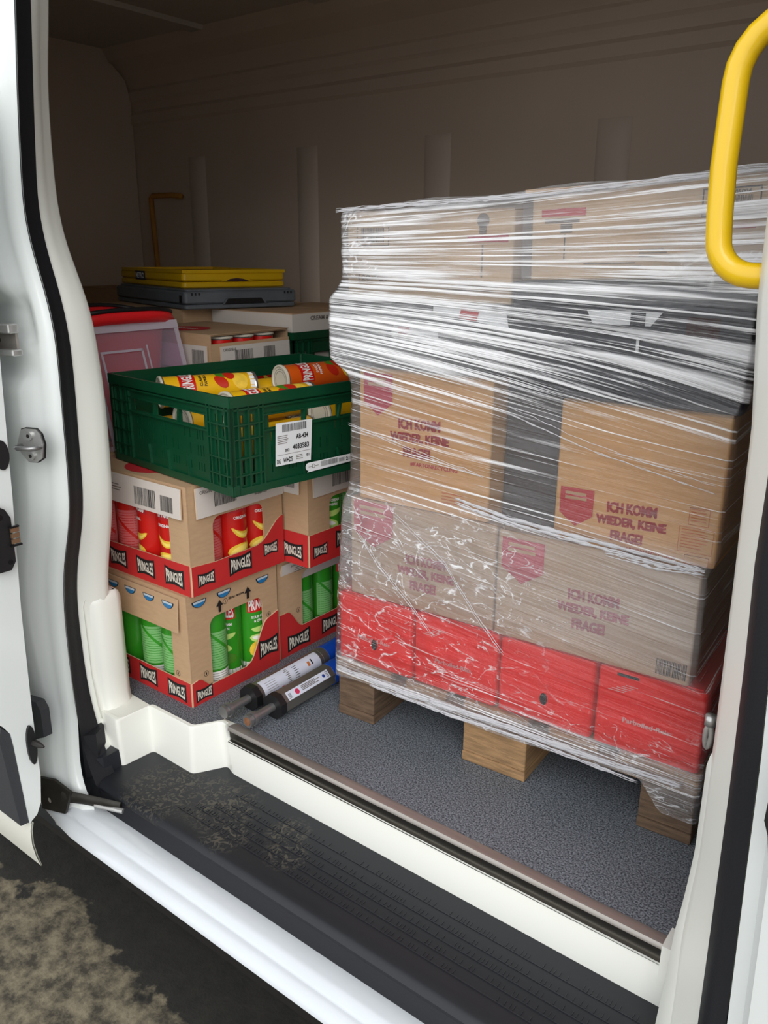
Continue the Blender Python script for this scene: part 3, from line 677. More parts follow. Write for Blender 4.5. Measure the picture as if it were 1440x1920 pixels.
# ================================================================== crisp cans
CR, CHT = .0368, .240
def can_proto(kind, face):
    """stacked-crisp tube standing on its base; printed side towards -Y"""
    base = {'red': 'can_red', 'green': 'can_green', 'yellow': 'can_yellow', 'orange': 'can_orange'}[kind]
    pale = {'red': 'can_red_pale', 'green': 'can_green_pale', 'yellow': 'can_yellow_pale', 'orange': 'can_orange'}[kind]
    b = MB(); b.lathe([(CR*.97, .004), (CR, .008), (CR, CHT-.008)], base, 32)
    def wrap(u, v, d=.0005):
        a = u/CR; r = CR+d; return (r*math.sin(a), -r*math.cos(a), v)
    def wpoly(pts, m, d=.0005): b.face([wrap(u, v, d) for u, v in pts], m)
    def wrect(u0, v0, u1, v1, m, d=.0005, n=6):
        for i in range(n):
            a, c = u0+(u1-u0)*i/n, u0+(u1-u0)*(i+1)/n; wpoly([(a, v0), (c, v0), (c, v1), (a, v1)], m, d)
    def wtext(t, u, v, w, h, m, d=.0012, warp=0):
        vs, fs = txt(t); b.raw([wrap(u+x*w, v+y*h*(1+warp*4*x*x), d) for x, y in vs], fs, m)
    def blob(u, v, w, h, m, tilt=0, d=.0007, bend=.0):
        n = 14; top, bot = [], []
        for i in range(n+1):
            x = -1+2*i/n; y = math.sqrt(max(0, 1-x*x)); c = bend*x*x
            top.append((u+w*x, v+c+h*y+tilt*x*w)); bot.append((u+w*x, v+c-h*y*.9+tilt*x*w))
        for i in range(n): wpoly([bot[i], bot[i+1], top[i+1], top[i]], m, d)
    if face == 'front':
        wrect(-.034, .156, .034, .196, 'can_red' if kind != 'red' else 'print_red', .0006); 
        wtext('PRINGLES', 0, .176, .060, .026, 'white_print', .0013, .35)
        name = {'red': ['ORIGINAL'], 'green': ['SOUR CREAM', '& ONION'], 'yellow': ['CLASSIC', 'PAPRIKA'], 'orange': ['SWEET', 'PAPRIKA']}[kind]
        for i, t in enumerate(name): wtext(t, 0, .143-.011*i, .0042*len(t)+.006, .0075, 'white_print' if kind != 'yellow' else 'print_black', .001)
        if kind == 'red':
            blob(.004, .098, .030, .009, 'chip', -.15, .0007, .016); blob(.006, .097, .024, .004, 'chip_hi', -.15, .0010, .014)
            blob(-.004, .060, .032, .018, 'chip', .1); blob(-.006, .062, .024, .010, 'chip_hi', .3, .0010); blob(.01, .030, .028, .010, 'chip', .2, .0009, .006)
        if kind == 'green':
            blob(.004, .108, .030, .008, 'onion', .1, .0007, .006); blob(-.004, .082, .026, .012, 'onion', -.2); blob(-.006, .084, .018, .006, 'white_print', -.2, .001)
            blob(-.016, .055, .016, .020, 'chip', .2, .0009); blob(.016, .05, .018, .014, 'leafgreen', 0, .0009)
        if kind in ('yellow', 'orange'):
            blob(-.008, .092, .018, .016, 'pepper', .4); blob(.016, .084, .012, .020, 'leafgreen', .2, .0009); blob(.012, .070, .016, .014, 'pepper', .2, .0012); blob(-.006, .045, .026, .020, 'chip', .1, .0009)
        wrect(-.05, .006, .05, .020, 'white_print', .0004, 8)
    else:
        wrect(-.040, .052, .040, .150, pale, .0005, 8)
        for i in range(14): wrect(-.036, .058+i*.0065, .036, .0592+i*.0065, base, .0009, 6)
        for i in range(8): wpoly([(-.036+i*.009, .150-i*.0095+.0), (-.027+i*.009, .1405-i*.0095), (-.027+i*.009, .150-i*.0095), (-.036+i*.009, .1595-i*.0095)][::-1], base, .0011)
        wrect(-.044, .012, .044, .046, 'white_print', .0005, 8)
        for i in range(5): wrect(-.038, .016+i*.006, .030, .0172+i*.006, 'print_grey', .0009, 6)
    body = b.build('can_body', smooth=50)
    b = MB(); b.lathe([(CR*.90, .003), (CR*.97, 0), (CR*1.03, .002), (CR*1.03, .006), (CR, .009)], 'can_silver', 32); b.face([(CR*.95*math.cos(R(t)), CR*.95*math.sin(R(t)), .0035) for t in range(350, -1, -15)], 'can_silver'); br = b.build('base_rim', smooth=50)
    b = MB(); b.lathe([(CR, CHT-.010), (CR*1.04, CHT-.008), (CR*1.04, CHT-.004), (CR, CHT-.003)], 'can_silver', 32); tr = b.build('top_rim', smooth=50)
    b = MB(); b.lathe([(CR*1.06, CHT-.006), (CR*1.06, CHT-.001), (CR*1.0, CHT), (CR*.94, CHT), (CR*.90, CHT-.003), (0.0001, CHT-.003)], 'can_lid', 32)
    if kind in ('orange', 'yellow'):
        for rr in (.78, .62): b.lathe([(CR*rr, CHT-.0024), (CR*(rr-.03), CHT-.0024)], 'print_grey', 28)
    li = b.build('lid', smooth=50)
    parts = [body, br, tr, li]
    for p in parts: COL.objects.unlink(p)
    return parts
CANS = {}
def can(kind, face, label, loc, rz=0, group=None, rot=None, lid=True):
    if (kind, face) not in CANS: CANS[(kind, face)] = can_proto(kind, face)
    t = thing('crisp_can', label, 'can', loc, rz, group, rot)
    for p in CANS[(kind, face)]:
        if p.name.startswith('lid') and not lid: continue
        c = p.copy(); COL.objects.link(c); c.parent = t
    return t

# ================================================================== shelf-ready cases of crisps
def arcpts(cu, cv, r, a0, a1, n=5): return [(cu+r*math.cos(R(a0+(a1-a0)*i/n)), cv+r*math.sin(R(a0+(a1-a0)*i/n))) for i in range(n+1)]
def case(label, loc, L, W, H, rz=0, front=None, right=None, topred=True, group='cardboard display cases of crisp cans', skirt=None):
    """origin at the bottom corner nearest the door opening; box runs to -X (L) and +Y (W).
    front/right dicts: tray height list, window, flap"""
    t = thing('crisp_case', label, 'carton', loc, rz, group)
    tray = MB(); sl = MB(); fl = MB()
    for side, d in (('f', front), ('r', right)):
        if d is None: d = {}
        LL = L if side == 'f' else W
        # u measured from the shared corner; front reads right-to-left
        def mk(mb):
            return Face(mb, (0, 0, 0), (1, 0, 0), (0, 0, 1)) if side == 'f' else Face(mb, (0, 0, 0), (0, 1, 0), (0, 0, 1))
        sg = -1 if side == 'f' else 1
        X = lambda pts: [(sg*u, v) for u, v in pts]
        ft, fs, ff = mk(tray), mk(sl), mk(fl)
        prof = d.get('tray', [(0, .07), (LL, .07)])
        ft.plate(X([(0, 0), (LL, 0)]+prof[::-1]), 'red_tray', .003, .003, 'card_edge')
        wt, wb, w0, w1 = d.get('win', (.19, .05, .06, LL-.06)); rr = .022
        # sleeve: two posts and a top band, with rounded window corners
        q0 = 0 if side == 'f' else .0034
        fs.plate(X([(q0, .03), (w0, .03), (w0, wt-rr)]+arcpts(w0+rr, wt-rr, rr, 180, 90)[1:]+[(w1-rr, wt)]+arcpts(w1-rr, wt-rr, rr, 90, 0)[1:]+[(w1, .03), (LL, .03), (LL, d.get('sh', H)), (q0, d.get('sh', H))]), 'card', .003, 0)
        for it in d.get('pr', []): it(ft)
        for it in d.get('sp', []): it(fs)
        if d.get('flap'):
            u0, u1, v0, v1, tilt = d['flap']; m = d.get('flapmat', 'label_white')
            Fp = mk(fl); Fp.O = Fp.p(0, v1, .004); V = (Fp.V+Fp.N*-tilt).normalized(); Fq = Face(fl, Fp.O, Fp.U, V)
            Fq.plate(X([(u0, v0-v1), (u1, v0-v1), (u1, 0), (u0, 0)]), m, .003, .003, 'card_edge')
            for it in d.get('fp', []): it(Fq)
    # back and left walls, base, top
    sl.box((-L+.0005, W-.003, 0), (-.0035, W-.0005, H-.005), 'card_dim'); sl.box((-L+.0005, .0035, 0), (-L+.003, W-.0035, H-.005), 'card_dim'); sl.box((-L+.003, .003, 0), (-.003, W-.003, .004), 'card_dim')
    sl.box((-L+.0005, .0035, H-.004), (-.0035, W-.001, H-.0003), 'card_top'); sl.box((-L+.0005, -.0003, H), (.0003, W, H+.002), 'card_top')
    if topred:
        f = Face(sl, (0, 0, H+.002), (1, 0, 0), (0, 1, 0)); f.ell(-L*.55, W*.28, .075, .07, 'print_red'); f.text('PRINGLES', -L*.55, W*.28, .09, .02, 'print_cream')
    tr = tray.build('tray', t); s_ = sl.build('sleeve', t)
    if fl.f: fl.build('flap', t)
    return t
WP = lambda u, v, w=.062, h=.036, sk=0: (lambda f: f.wordplate(u, v, w, h, sk))
def barc(u, v, w, h, seed=1, m='print_black'): return lambda f: f.bars(u-w/2, v-h/2, u+w/2, v+h/2, m, 28, .0036, seed)
def tx(s, u, v, w, h, m='print_black', d=.0036): return lambda f: f.text(s, u, v, w, h, m, d)
def lns(u0, v0, u1, v1, n, m='print_grey', d=.0036): return lambda f: f.lines(u0, v0, u1, v1, n, m, d)
def arrow(u, v, s=.02, m='print_black'):
    return lambda f: f.poly([(u-.2*s, v-.8*s), (u+.2*s, v-.8*s), (u+.2*s, v), (u+.55*s, v), (u, v+.75*s), (u-.55*s, v), (u-.2*s, v)], m, .0038)
def WPd(u, v, w=.062, h=.036, sk=0):
    def g(f):
        f2 = Face(f.mb, f.p(0, 0, .003), f.U, f.V); f2.wordplate(u, v, w, h, sk)
    return g
def curve(u0, u1, v0, v1, n=8):
    return [(u0+(u1-u0)*i/n, v0+(v1-v0)*sstep(0, 1, i/n)) for i in range(n+1)]
def halflid(u, v, r=.020):
    def g(f):
        f.ell(u, v, r*1.08, r*.85, 'print_black', .0034, 0, 16, 180, 372); f.ell(u, v-.001, r*.92, r*.75, 'blue_lid', .0038, 0, 16, 180, 372)
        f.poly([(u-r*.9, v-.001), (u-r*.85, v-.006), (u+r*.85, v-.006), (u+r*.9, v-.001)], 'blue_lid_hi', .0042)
    return g
def circ(u, v, t='1'):
    def g(f):
        n = 18
        for i in range(n):
            a, c = R(360*i/n), R(360*(i+1)/n); r0, r1 = .0062, .0072
            f.poly([(u+r0*math.cos(a), v+r0*math.sin(a)), (u+r1*math.cos(a), v+r1*math.sin(a)), (u+r1*math.cos(c), v+r1*math.sin(c)), (u+r0*math.cos(c), v+r0*math.sin(c))], 'print_black', .0010)
        f.text(t, u, v, .003, .006, 'print_black', .0012)
    return g
# A: lower front case (green cans)
A0 = (-1.392, 1.081, .0)
case('lower front carton of green crisp cans standing on the grey floor, blue lids peeking out', A0, .375, .287, .278, 0,
     dict(tray=[(0, .062), (.375, .064)], win=(.200, .05, .060, .345), pr=[WPd(-.050, .030), WPd(-.158, .034), WPd(-.265, .034)],
          sp=[circ(-.045, .075)], flap=(.022, .375, .188, .270, .06), flapmat='card', fp=[halflid(-.055, -.012), halflid(-.125, -.012), halflid(-.195, -.012), halflid(-.262, -.012), halflid(-.33, -.012)]),
     dict(tray=[(0, .060)]+curve(.02, .060, .064, .036, 5)+[(.17, .036)]+curve(.18, .25, .040, .140, 8)+[(.287, .150)], win=(.205, .03, .065, .235),
          pr=[WPd(.034, .024, .046, .026), WPd(.248, .062, .062, .040)], sp=[circ(.045, .070), circ(.255, .148), arrow(.095, .228, .020), arrow(.185, .232, .020), circ(.115, .232, '2'), tx('Slit to remove', .150, .236, .050, .007, d=.0012), halflid(.035, .262), halflid(.110, .262), halflid(.235, .258)]))
for i, (u, f_) in enumerate(((.098, 'back'), (.178, 'back'), (.258, 'front'), (.336, 'back'))):
    can('green', f_, ['green crisp can nearest the corner in the front window of the lower front carton', 'second green can from the corner, front window of the lower front carton',
        'third green can from the corner, front window of the lower front carton', 'green can by the white pillar in the lower front carton'][i], (A0[0]-u, A0[1]+.045, .006), (15, 40, -60, 10)[i], 'green cans in the lower front carton')
for i, (u, f_) in enumerate(((.105, 'back'), (.170, 'front'), (.235, 'front'))):
    can('green', f_, ['green can with fine print seen through the side window of the lower front carton', 'half hidden green can in the middle of the lower front carton side window',
        'green sour cream can at the right of the lower front carton side window'][i], (A0[0]-(.045, .062, .047)[i], A0[1]+u, .006), (90, 30, 90)[i], 'green cans in the lower front carton')
# B: upper front case (red cans)
B0 = (-1.380, 1.092, .280)
case('upper front carton of red crisp cans under the green crate', B0, .375, .292, .255, 0,
     dict(tray=[(0, .075), (.375, .070)], win=(.19, .05, .066, .345), pr=[WPd(-.055, .036), WPd(-.160, .036), WPd(-.265, .036)],
          flap=(.010, .372, .182, .252, .03), fp=[barc(-.058, -.042, .042, .036, 2), barc(-.135, -.040, .075, .042, 3), lns(-.30, -.045, -.21, -.025, 3)]),
     dict(tray=[(0, .072), (.07, .066), (.20, .068)]+curve(.205, .292, .070, .125, 8), win=(.172, .05, .070, .228),
          pr=[WPd(.040, .034, .046, .026), WPd(.145, .040, .066, .036), WPd(.245, .050, .044, .026)],
          flap=(.020, .290, .180, .250, .02), fp=[barc(.105, -.035, .065, .034, 5), tx('ORIGINAL', .055, -.012, .046, .008, 'print_grey'), barc(.215, -.035, .04, .034, 6)]))
for i, (u, f_) in enumerate(((.098, 'front'), (.178, 'front'), (.258, 'back'), (.336, 'back'))):
    can('red', f_, ['red crisp can nearest the corner, front window of the upper front carton', 'second red can from the corner, front window of the upper front carton',
        'pale printed back of the third red can, front window of the upper front carton', 'red can by the white pillar in the upper front carton'][i], (B0[0]-u, B0[1]+.042, B0[2]+.006), (8, -25, 10, 0)[i], 'red cans in the upper front carton')
for i, (u, f_) in enumerate(((.094, 'back'), (.163, 'front'), (.236, 'front'))):
    can('red', f_, ['red can with fine print at the left of the upper carton side window', 'red ORIGINAL can in the middle of the upper carton side window', 'red can at the right of the upper carton side window'][i],
        (B0[0]-(.055, .043, .045)[i], B0[1]+u, B0[2]+.006), (90, 88, 85)[i], 'red cans in the upper front carton')
# rims of tall cans showing at the open top corner of B
# D: lower right case, long side seen
D0 = (-1.399, 1.378, .0)
case('lower rear carton of green crisp cans with a white label flap, beside the load bars', D0, .287, .375, .272, 0,
     dict(tray=[(0, .06), (.287, .06)]),
     dict(tray=[(0, .125)]+curve(.03, .085, .125, .070, 6)+[(.375, .068)], win=(.222, .05, .090, .355), pr=[WPd(.070, .034, .080, .036), WPd(.205, .036, .080, .036), WPd(.32, .036, .07, .036)],
          sp=[circ(.073, .118)], flap=(.012, .37, .196, .262, -.22), fp=[tx('SOUR CREAM & ONION', .10, -.012, .11, .007, 'print_grey'), lns(.062, -.045, .20, -.02, 4)]))
for i, u in enumerate((.125, .208, .290)):
    can('green', 'back' if i < 2 else 'front', ['left green can in the window of the lower rear carton', 'middle green can in the window of the lower rear carton', 'right green can of the lower rear carton, next to the pallet'][i],
        (D0[0]-.045, D0[1]+u, .006), (60, 92, 85)[i], 'green cans in the lower rear carton')
# C: upper right case
C0 = (-1.300, 1.392, .279)
case('upper rear carton of green crisp cans tucked under the right end of the green crate', C0, .287, .375, .252, 0,
     dict(tray=[(0, .085), (.287, .085)], win=(.18, .05, .10, .25), pr=[WPd(-.05, .036, .062, .034)], flap=(.022, .287, .185, .25, .02), fp=[barc(-.06, -.03, .05, .04, 8)]),
     dict(tray=[(0, .083), (.375, .083)], win=(.165, .05, .078, .35), pr=[WPd(.038, .036, .048, .026), WPd(.135, .048, .07, .036)],
          flap=(.012, .37, .178, .248, .02), fp=[barc(.12, -.035, .08, .040, 9), tx('SOUR', .06, -.012, .03, .008, 'print_grey')]))
can('green', 'front', 'dim green can in the window of the upper rear carton', (C0[0]-.045, C0[1]+.118, C0[2]+.006), 60, 'green cans in the upper rear carton')
can('green', 'back', 'dim green can beside the wrapped pallet in the upper rear carton', (C0[0]-.045, C0[1]+.200, C0[2]+.006), 70, 'green cans in the upper rear carton')
# stack behind: plain supports seen only at their tops
def plaincarton(label, loc, L, W, H, rz=0, m='card', top='card_top', grp=None, prints=None):
    t = thing('carton', label, 'carton', loc, rz, grp); b = MB(); b.box((-L, 0, 0), (0, W, H), m)
    if prints: prints(b)
    b.build('body', t)
    b = MB(); b.box((-L, 0, H), (-.0, W/2-.002, H+.003), top); b.box((-L, W/2+.002, H), (0, W, H+.003), top); b.build('top_flaps', t); return t
plaincarton('cardboard carton standing behind the front crisp cartons, under the translucent bin', (-1.768, 1.09, 0), .36, .30, .272)
plaincarton('second layer carton directly beneath the translucent bin', (-1.760, 1.10, .276), .36, .30, .262)
plaincarton('bottom carton of the stack under the ORIGINAL carton', (-1.765, 1.45, 0), .37, .36, .272)
plaincarton('middle carton of the stack under the ORIGINAL carton', (-1.76, 1.46, .276), .37, .35, .262)
plaincarton('bottom carton of the back stack under the folded crates', (-2.15, 1.72, 0), .50, .55, .42)
plaincarton('upper carton of the back stack carrying the folded crates', (-2.14, 1.73, .424), .50, .55, .421)
plaincarton('bottom carton behind the second green crate', (-1.75, 1.84, 0), .38, .50, .29)
plaincarton('middle carton behind the second green crate', (-1.75, 1.84, .294), .38, .50, .27)
# E: third layer, ORIGINAL case
E0 = (-1.758, 1.510, .542)
case('ORIGINAL crisp carton with barcode labels behind the green crate', E0, .37, .305, .264, 0,
     dict(tray=[(0, .06), (.37, .06)], flap=(.008, .37, .17, .235, .02), fp=[barc(-.045, -.032, .050, .040, 11)]),
     dict(tray=[(0, .06), (.305, .06)], sh=.240, flap=(.028, .300, .166, .232, .03), fp=[barc(.115, -.034, .070, .042, 12), barc(.215, -.030, .045, .038, 13), tx('ORIGINAL', .062, -.010, .05, .008, 'print_grey')]))
for i, u in enumerate((.06, .14, .22)):
    b = MB(); 
    can('red', 'front', ['red can top peeking at the left above the ORIGINAL carton label', 'red can top peeking in the middle above the ORIGINAL carton label', 'red can top peeking at the right above the ORIGINAL carton label'][i],
        (E0[0]-.043, E0[1]+u+.01, E0[2]+.017), 90, 'can tops in the ORIGINAL carton')
# E2
plaincarton('CREAM & ONION carton standing in the second green crate', (-1.768, 1.842, .580), .36, .49, .264, 0, 'label_white', prints=lambda b: Face(b, (0, 0, 0), (0, 1, 0), (0, 0, 1)).text('CREAM & ONION', .16, .250, .16, .013, 'print_grey'))
# far cardboard at left and right background
plaincarton('pale carton far back beside the rear doors', (-3.12, 2.28, 0), .50, .36, .86)
plaincarton('large carton far back between the folded crates and the pallet', (-1.80, 2.37, 0), .75, .30, .80)

# ================================================================== crates
def lattice(f, W, H, holes, m, t=.003, d=0):
    us = sorted({0, W}|{h[0] for h in holes}|{h[2] for h in holes}); vs = sorted({0, H}|{h[1] for h in holes}|{h[3] for h in holes})
    def solid(i, j):
        if i < 0 or j < 0 or i >= len(us)-1 or j >= len(vs)-1: return False
        cx, cy = (us[i]+us[i+1])/2, (vs[j]+vs[j+1])/2
        return not any(a < cx < c and b_ < cy < e_ for a, b_, c, e_ in holes)
    for i in range(len(us)-1):
        for j in range(len(vs)-1):
            if not solid(i, j): continue
            a, c, p, q_ = us[i], us[i+1], vs[j], vs[j+1]
            f.rect(a, p, c, q_, m, d); f.mb.face([f.p(a, p, d-t), f.p(a, q_, d-t), f.p(c, q_, d-t), f.p(c, p, d-t)], m)
            if not solid(i-1, j): f.mb.face([f.p(a, p, d-t), f.p(a, p, d), f.p(a, q_, d), f.p(a, q_, d-t)], m)
            if not solid(i+1, j): f.mb.face([f.p(c, p, d), f.p(c, p, d-t), f.p(c, q_, d-t), f.p(c, q_, d)], m)
            if not solid(i, j-1): f.mb.face([f.p(a, p, d), f.p(a, p, d-t), f.p(c, p, d-t), f.p(c, p, d)], m)
            if not solid(i, j+1): f.mb.face([f.p(a, q_, d-t), f.p(a, q_, d), f.p(c, q_, d), f.p(c, q_, d-t)], m)
def crate_side(f, W, H, m, rnd):
    """ribbed, slotted wall of a folding crate"""
    holes = []; cw = .085
    for k in range(2):
        for c0 in (.018, .045):
            pass
    # corner columns: two rows of narrow slots
    for u0 in (.026, .052):
        for v0, v1 in ((.150, .166), (.122, .142), (.080, .112), (.045, .072), (.02, .038)):
            holes.append((u0+.004, v0, u0+.010, v1)); holes.append((W-u0-.010, v0, W-u0-.004, v1))
    # hand slots
    hv0, hv1 = .132, .158; n = 3 if W < .5 else 4; x0, x1 = cw+.01, W-cw-.01; s = (x1-x0)/n
    for k in range(n): holes.append((x0+k*s+.006, hv0, x0+(k+1)*s-.006, hv1))
    # groups of vertical slots
    g = int((x1-x0)/.045)
    for k in range(g):
        for j in range(3):
            for v0, v1 in ((.102, .122), (.066, .090), (.034, .052)):
                if rnd.random() < .85:
                    u = x0+(k+.5)*(x1-x0)/g+(j-1)*.010; holes.append((u-.0016, v0, u+.0016, v1))
    lattice(f, W, H-.02, holes, m, .003, -.006)
    # ribs standing proud
    def rib(u0, v0, u1, v1, dd=.0): f.prect(u0, v0, u1, v1, m, .007, dd)
    rib(0, H-.022, W, H, .002); rib(0, H-.030, W, H-.026, .0); rib(0, .0, W, .016, .0)
    for u in (.0, .018, .044, .070, cw-.004): rib(u, .016, u+.004, H-.022); rib(W-u-.004, .016, W-u, H-.022)
    for v in (.040, .076, .116, .146):
        rib(.004, v, cw, v+.003); rib(W-cw, v, W-.004, v+.003)
    rib(cw, .126, W-cw, .130); rib(cw, .160, W-cw, .163)
    for k in range(1, n): 
        u = x0+k*s; f.plate([(u-.006, .130), (u+.0, .130), (u+.006, .160), (u, .160)], m, .007, 0)
    for k in range(1, 4):
        u = cw+(W-2*cw)*k/4; f.plate([(u-.002, .016), (u+.002, .016), (u-.004, .060), (u-.008, .060)], m, .006, 0)
SIDES = []
def green_crate(label, loc, L, W, H, rz, full=True, group='green folding crates'):
    t = thing('folding_crate', label, 'crate', loc, rz, group); m = 'crate_green'
    for O, U, V, w_ in (((-L, 0, 0), (1, 0, 0), (0, 0, 1), L), ((0, 0, 0), (0, 1, 0), (0, 0, 1), W), ((0, W, 0), (-1, 0, 0), (0, 0, 1), L), ((-L, W, 0), (0, -1, 0), (0, 0, 1), W)):
        b = MB(); f = Face(b, O, U, V); crate_side(f, w_, H, m, random.Random(5)); pn = b.build('side_panel', t); SIDES.append(pn)
    b = MB(); b.box((-L+.004, .004, .004), (-.004, W-.004, .010), m)
    for x, y in ((0, 0), (-L, 0), (0, W), (-L, W)):
        sx = -1 if x == 0 else 1; sy = 1 if y == 0 else -1
        b.rbox((min(x, x+sx*.02)-.001, min(y, y+sy*.02)-.001, 0), (max(x, x+sx*.02)+.001, max(y, y+sy*.02)+.001, .024), m, .006)
        b.rbox((min(x, x+sx*.012), min(y, y+sy*.012), 0), (max(x, x+sx*.012), max(y, y+sy*.012), H), m, .005)
    b.build('base', t); return t
G0 = (-1.232, 1.098, .540); GR = -6.5; GL, GW, GH = .485, .60, .207
gc = green_crate('green ventilated folding crate of loose crisp cans with white labels, on the front cartons', G0, GL, GW, GH, GR)
green_crate('second dark green folding crate half hidden behind the front crate and the pallet', (-1.752, 1.828, .567), .382, .52, .225, 0)
# labels on the right side of the front crate
b = MB(); f = Face(b, (0.0035, 0, 0), (0, 1, 0), (0, 0, 1))
f.plate([(.108, .048), (.206, .046), (.212, .137), (.112, .140)], 'label_paper', .001, .001)
f.bars(.128, .119, .196, .135, 'print_black', 34, .0016, 21); f.text('AB-434', .182, .105, .034, .011, 'print_black', .0016)
f.text('4033583', .178, .083, .046, .012, 'print_black', .0016); f.text('002', .140, .079, .012, .007, 'print_black', .0016)
f.text('DG', .116, .057, .010, .010, 'print_black', .0016); f.text('W+DS', .141, .058, .026, .011, 'print_black', .0016); f.text('01', .197, .060, .008, .006, 'print_black', .0016)
f.lines(.114, .092, .150, .112, 5, 'print_grey', .0016, 4); f.lines(.164, .052, .184, .064, 3, 'print_grey', .0016, 5); f.rect(.112, .070, .205, .0708, 'print_grey', .0016)
tag(b.build('address_label', SIDES[1]), 'white shipping label with barcode and numbers')
b = MB(); f = Face(b, (0.0035, 0, 0), (0, 1, 0), (0, 0, 1))
f.plate([(.196, .019)]+arcpts(.330, .031, .009, -90, 90)+arcpts(.200, .031, .009, 90, 270), 'label_paper', .001, .001)
f.bars(.235, .026, .285, .038, 'print_black', 24, .0016, 31); f.text('218', .322, .031, .020, .008, 'print_black', .0016); f.bars(.290, .027, .308, .036, 'print_black', 9, .0016, 33)
f.ell(.213, .031, .005, .005, 'print_grey', .0016); f.ell(.213, .031, .0035, .0035, 'label_paper', .0020); f.rect(.198, .0305, .228, .0315, 'print_grey', .0022)
tag(b.build('barcode_strip', SIDES[1]), 'white rounded barcode strip with number 218')
# loose cans in the crate; direction of lid given in degrees from +Y
def lying(kind, label, x, y, z, yaw, spin, lidfar=False, face='front'):
    # axis along (sin yaw, cos yaw); standing can tilted by 90 deg
    d = Vector((math.sin(R(yaw)), math.cos(R(yaw)), 0))*(-1 if not lidfar else 1)
    zax = d; up = Vector((0, 0, 1)); xa = up.cross(zax).normalized(); ya = zax.cross(xa)
    M3 = Matrix((xa, ya, zax)).transposed() @ Matrix.Rotation(R(spin), 3, 'Z')
    c = can(kind, face, label, (0, 0, 0), 0, 'loose cans in the green crate')
    c.rotation_euler = M3.to_euler(); c.location = Vector((x, y, z))+d*(-CHT/2); return c
zb = G0[2]
lying('yellow', 'yellow paprika can lying on top at the left of the green crate', -1.585, 1.345, zb+.158, 26, 140)
lying('orange', 'orange paprika can with cream lid lying on top at the back of the green crate', -1.475, 1.628, zb+.170, 12, 135)
lying('yellow', 'yellow paprika can lying on top along the near right side of the green crate', -1.350, 1.325, zb+.153, 9, 140)
lying('yellow', 'yellow can lying between the paprika can and the orange can', -1.560, 1.590, zb+.130, 8, 300, face='back')
lying('yellow', 'yellow can under the rim at the front corner of the green crate', -1.290, 1.262, zb+.088, 6.5, 250, face='back')
lying('yellow', 'yellow can seen through the rear hand slots of the green crate', -1.255, 1.52, zb+.128, 6.5, 250)
lying('yellow', 'yellow can seen end-on through the middle front hand slot of the green crate', -1.455, 1.285, zb+.118, 8, 0)
lying('yellow', 'silver based can seen end-on through the right front hand slot of the green crate', -1.375, 1.268, zb+.076, 6.5, 0, True)
lying('yellow', 'can lying on the crate bottom at its left end', -1.635, 1.33, zb+.060, 6.5, 0, True)
lying('orange', 'can lying on the crate bottom under the orange can', -1.46, 1.60, zb+.070, 6.5, 0)
lying('yellow', 'can lying low at the far end of the green crate', -1.36, 1.56, zb+.075, 6.5, 200)

# folded grey crate and yellow tray on the back stack
t = thing('folded_crate', 'collapsed grey plastic crate on the back cartons, beneath the yellow crate', 'crate', (-2.094, 1.706, .850), -15.5)
b = MB(); b.rbox((-.60, 0, 0), (0, .40, .014), 'crate_grey', .012); b.rbox((-.602, -.002, .016), (.002, .402, .054), 'crate_grey', .012)
f = Face(b, (.0025, 0, 0), (0, 1, 0), (0, 0, 1))
f.plate([(.13, .014), (.145, .030), (.265, .030), (.28, .014)], 'black', .002, .0016); f.plate([(.125, .014), (.142, .034), (.268, .034), (.285, .014), (.278, .014), (.265, .031), (.145, .031), (.132, .014)], 'crate_grey', .003, .004)
for u in (.02, .032, .044, .352, .364, .376): f.rect(u, .042, u+.006, .050, 'black', .001)
g = Face(b, (-.60, -.0025, 0), (1, 0, 0), (0, 0, 1)); g.text('CRATES', .11, .040, .10, .012, 'black', .001) if False else None
g.rect(.565, .020, .585, .042, 'black', .001)
b.build('body', t, smooth=40)
b = MB(); b.rbox((-.59, .01, .054), (-.01, .39, .060), 'crate_grey', .012); b.build('folded_sides', t)
t = thing('folded_crate', 'yellow collapsed crate with a METRO plate lying on top of the grey crate', 'crate', (-2.172, 1.765, .911), -16.0)
b = MB(); yl, yw = .57, .375
# open shallow tray form
def ringwall(b, L, W, z0, z1, th, m, r=.012):
    for a, c in (((-L, 0), (0, th)), ((-L, W-th), (0, W)), ((-L, th), (-L+th, W-th)), ((-th, th), (0, W-th))): b.box((a[0], a[1], z0), (c[0], c[1], z1), m)
b.rbox((-yl, 0, 0), (0, yw, .018), 'crate_yellow', .014); b.rbox((-yl, 0, .020), (0, yw, .048), 'crate_yellow', .014); ringwall(b, yl-.02, yw-.0, .046, .056, .02, 'crate_yellow')
f = Face(b, (0, 0, 0), (0, 1, 0), (0, 0, 1)); f.plate([(.13, .020), (.16, .032), (.19, .036), (.22, .032), (.25, .020)], 'crate_yellow', .002, .003)
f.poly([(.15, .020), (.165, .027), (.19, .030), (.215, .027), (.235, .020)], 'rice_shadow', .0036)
b.build('body', t, smooth=40)
b = MB(); g = Face(b, (-yl, 0, 0), (1, 0, 0), (0, 0, 1)); g.plate([(.16, .018), (.25, .018), (.25, .047), (.16, .047)], 'logo_navy', .001, .0015); g.text('METRO', .205, .032, .078, .020, 'label_paper', .0022); b.build('name_plate', t)

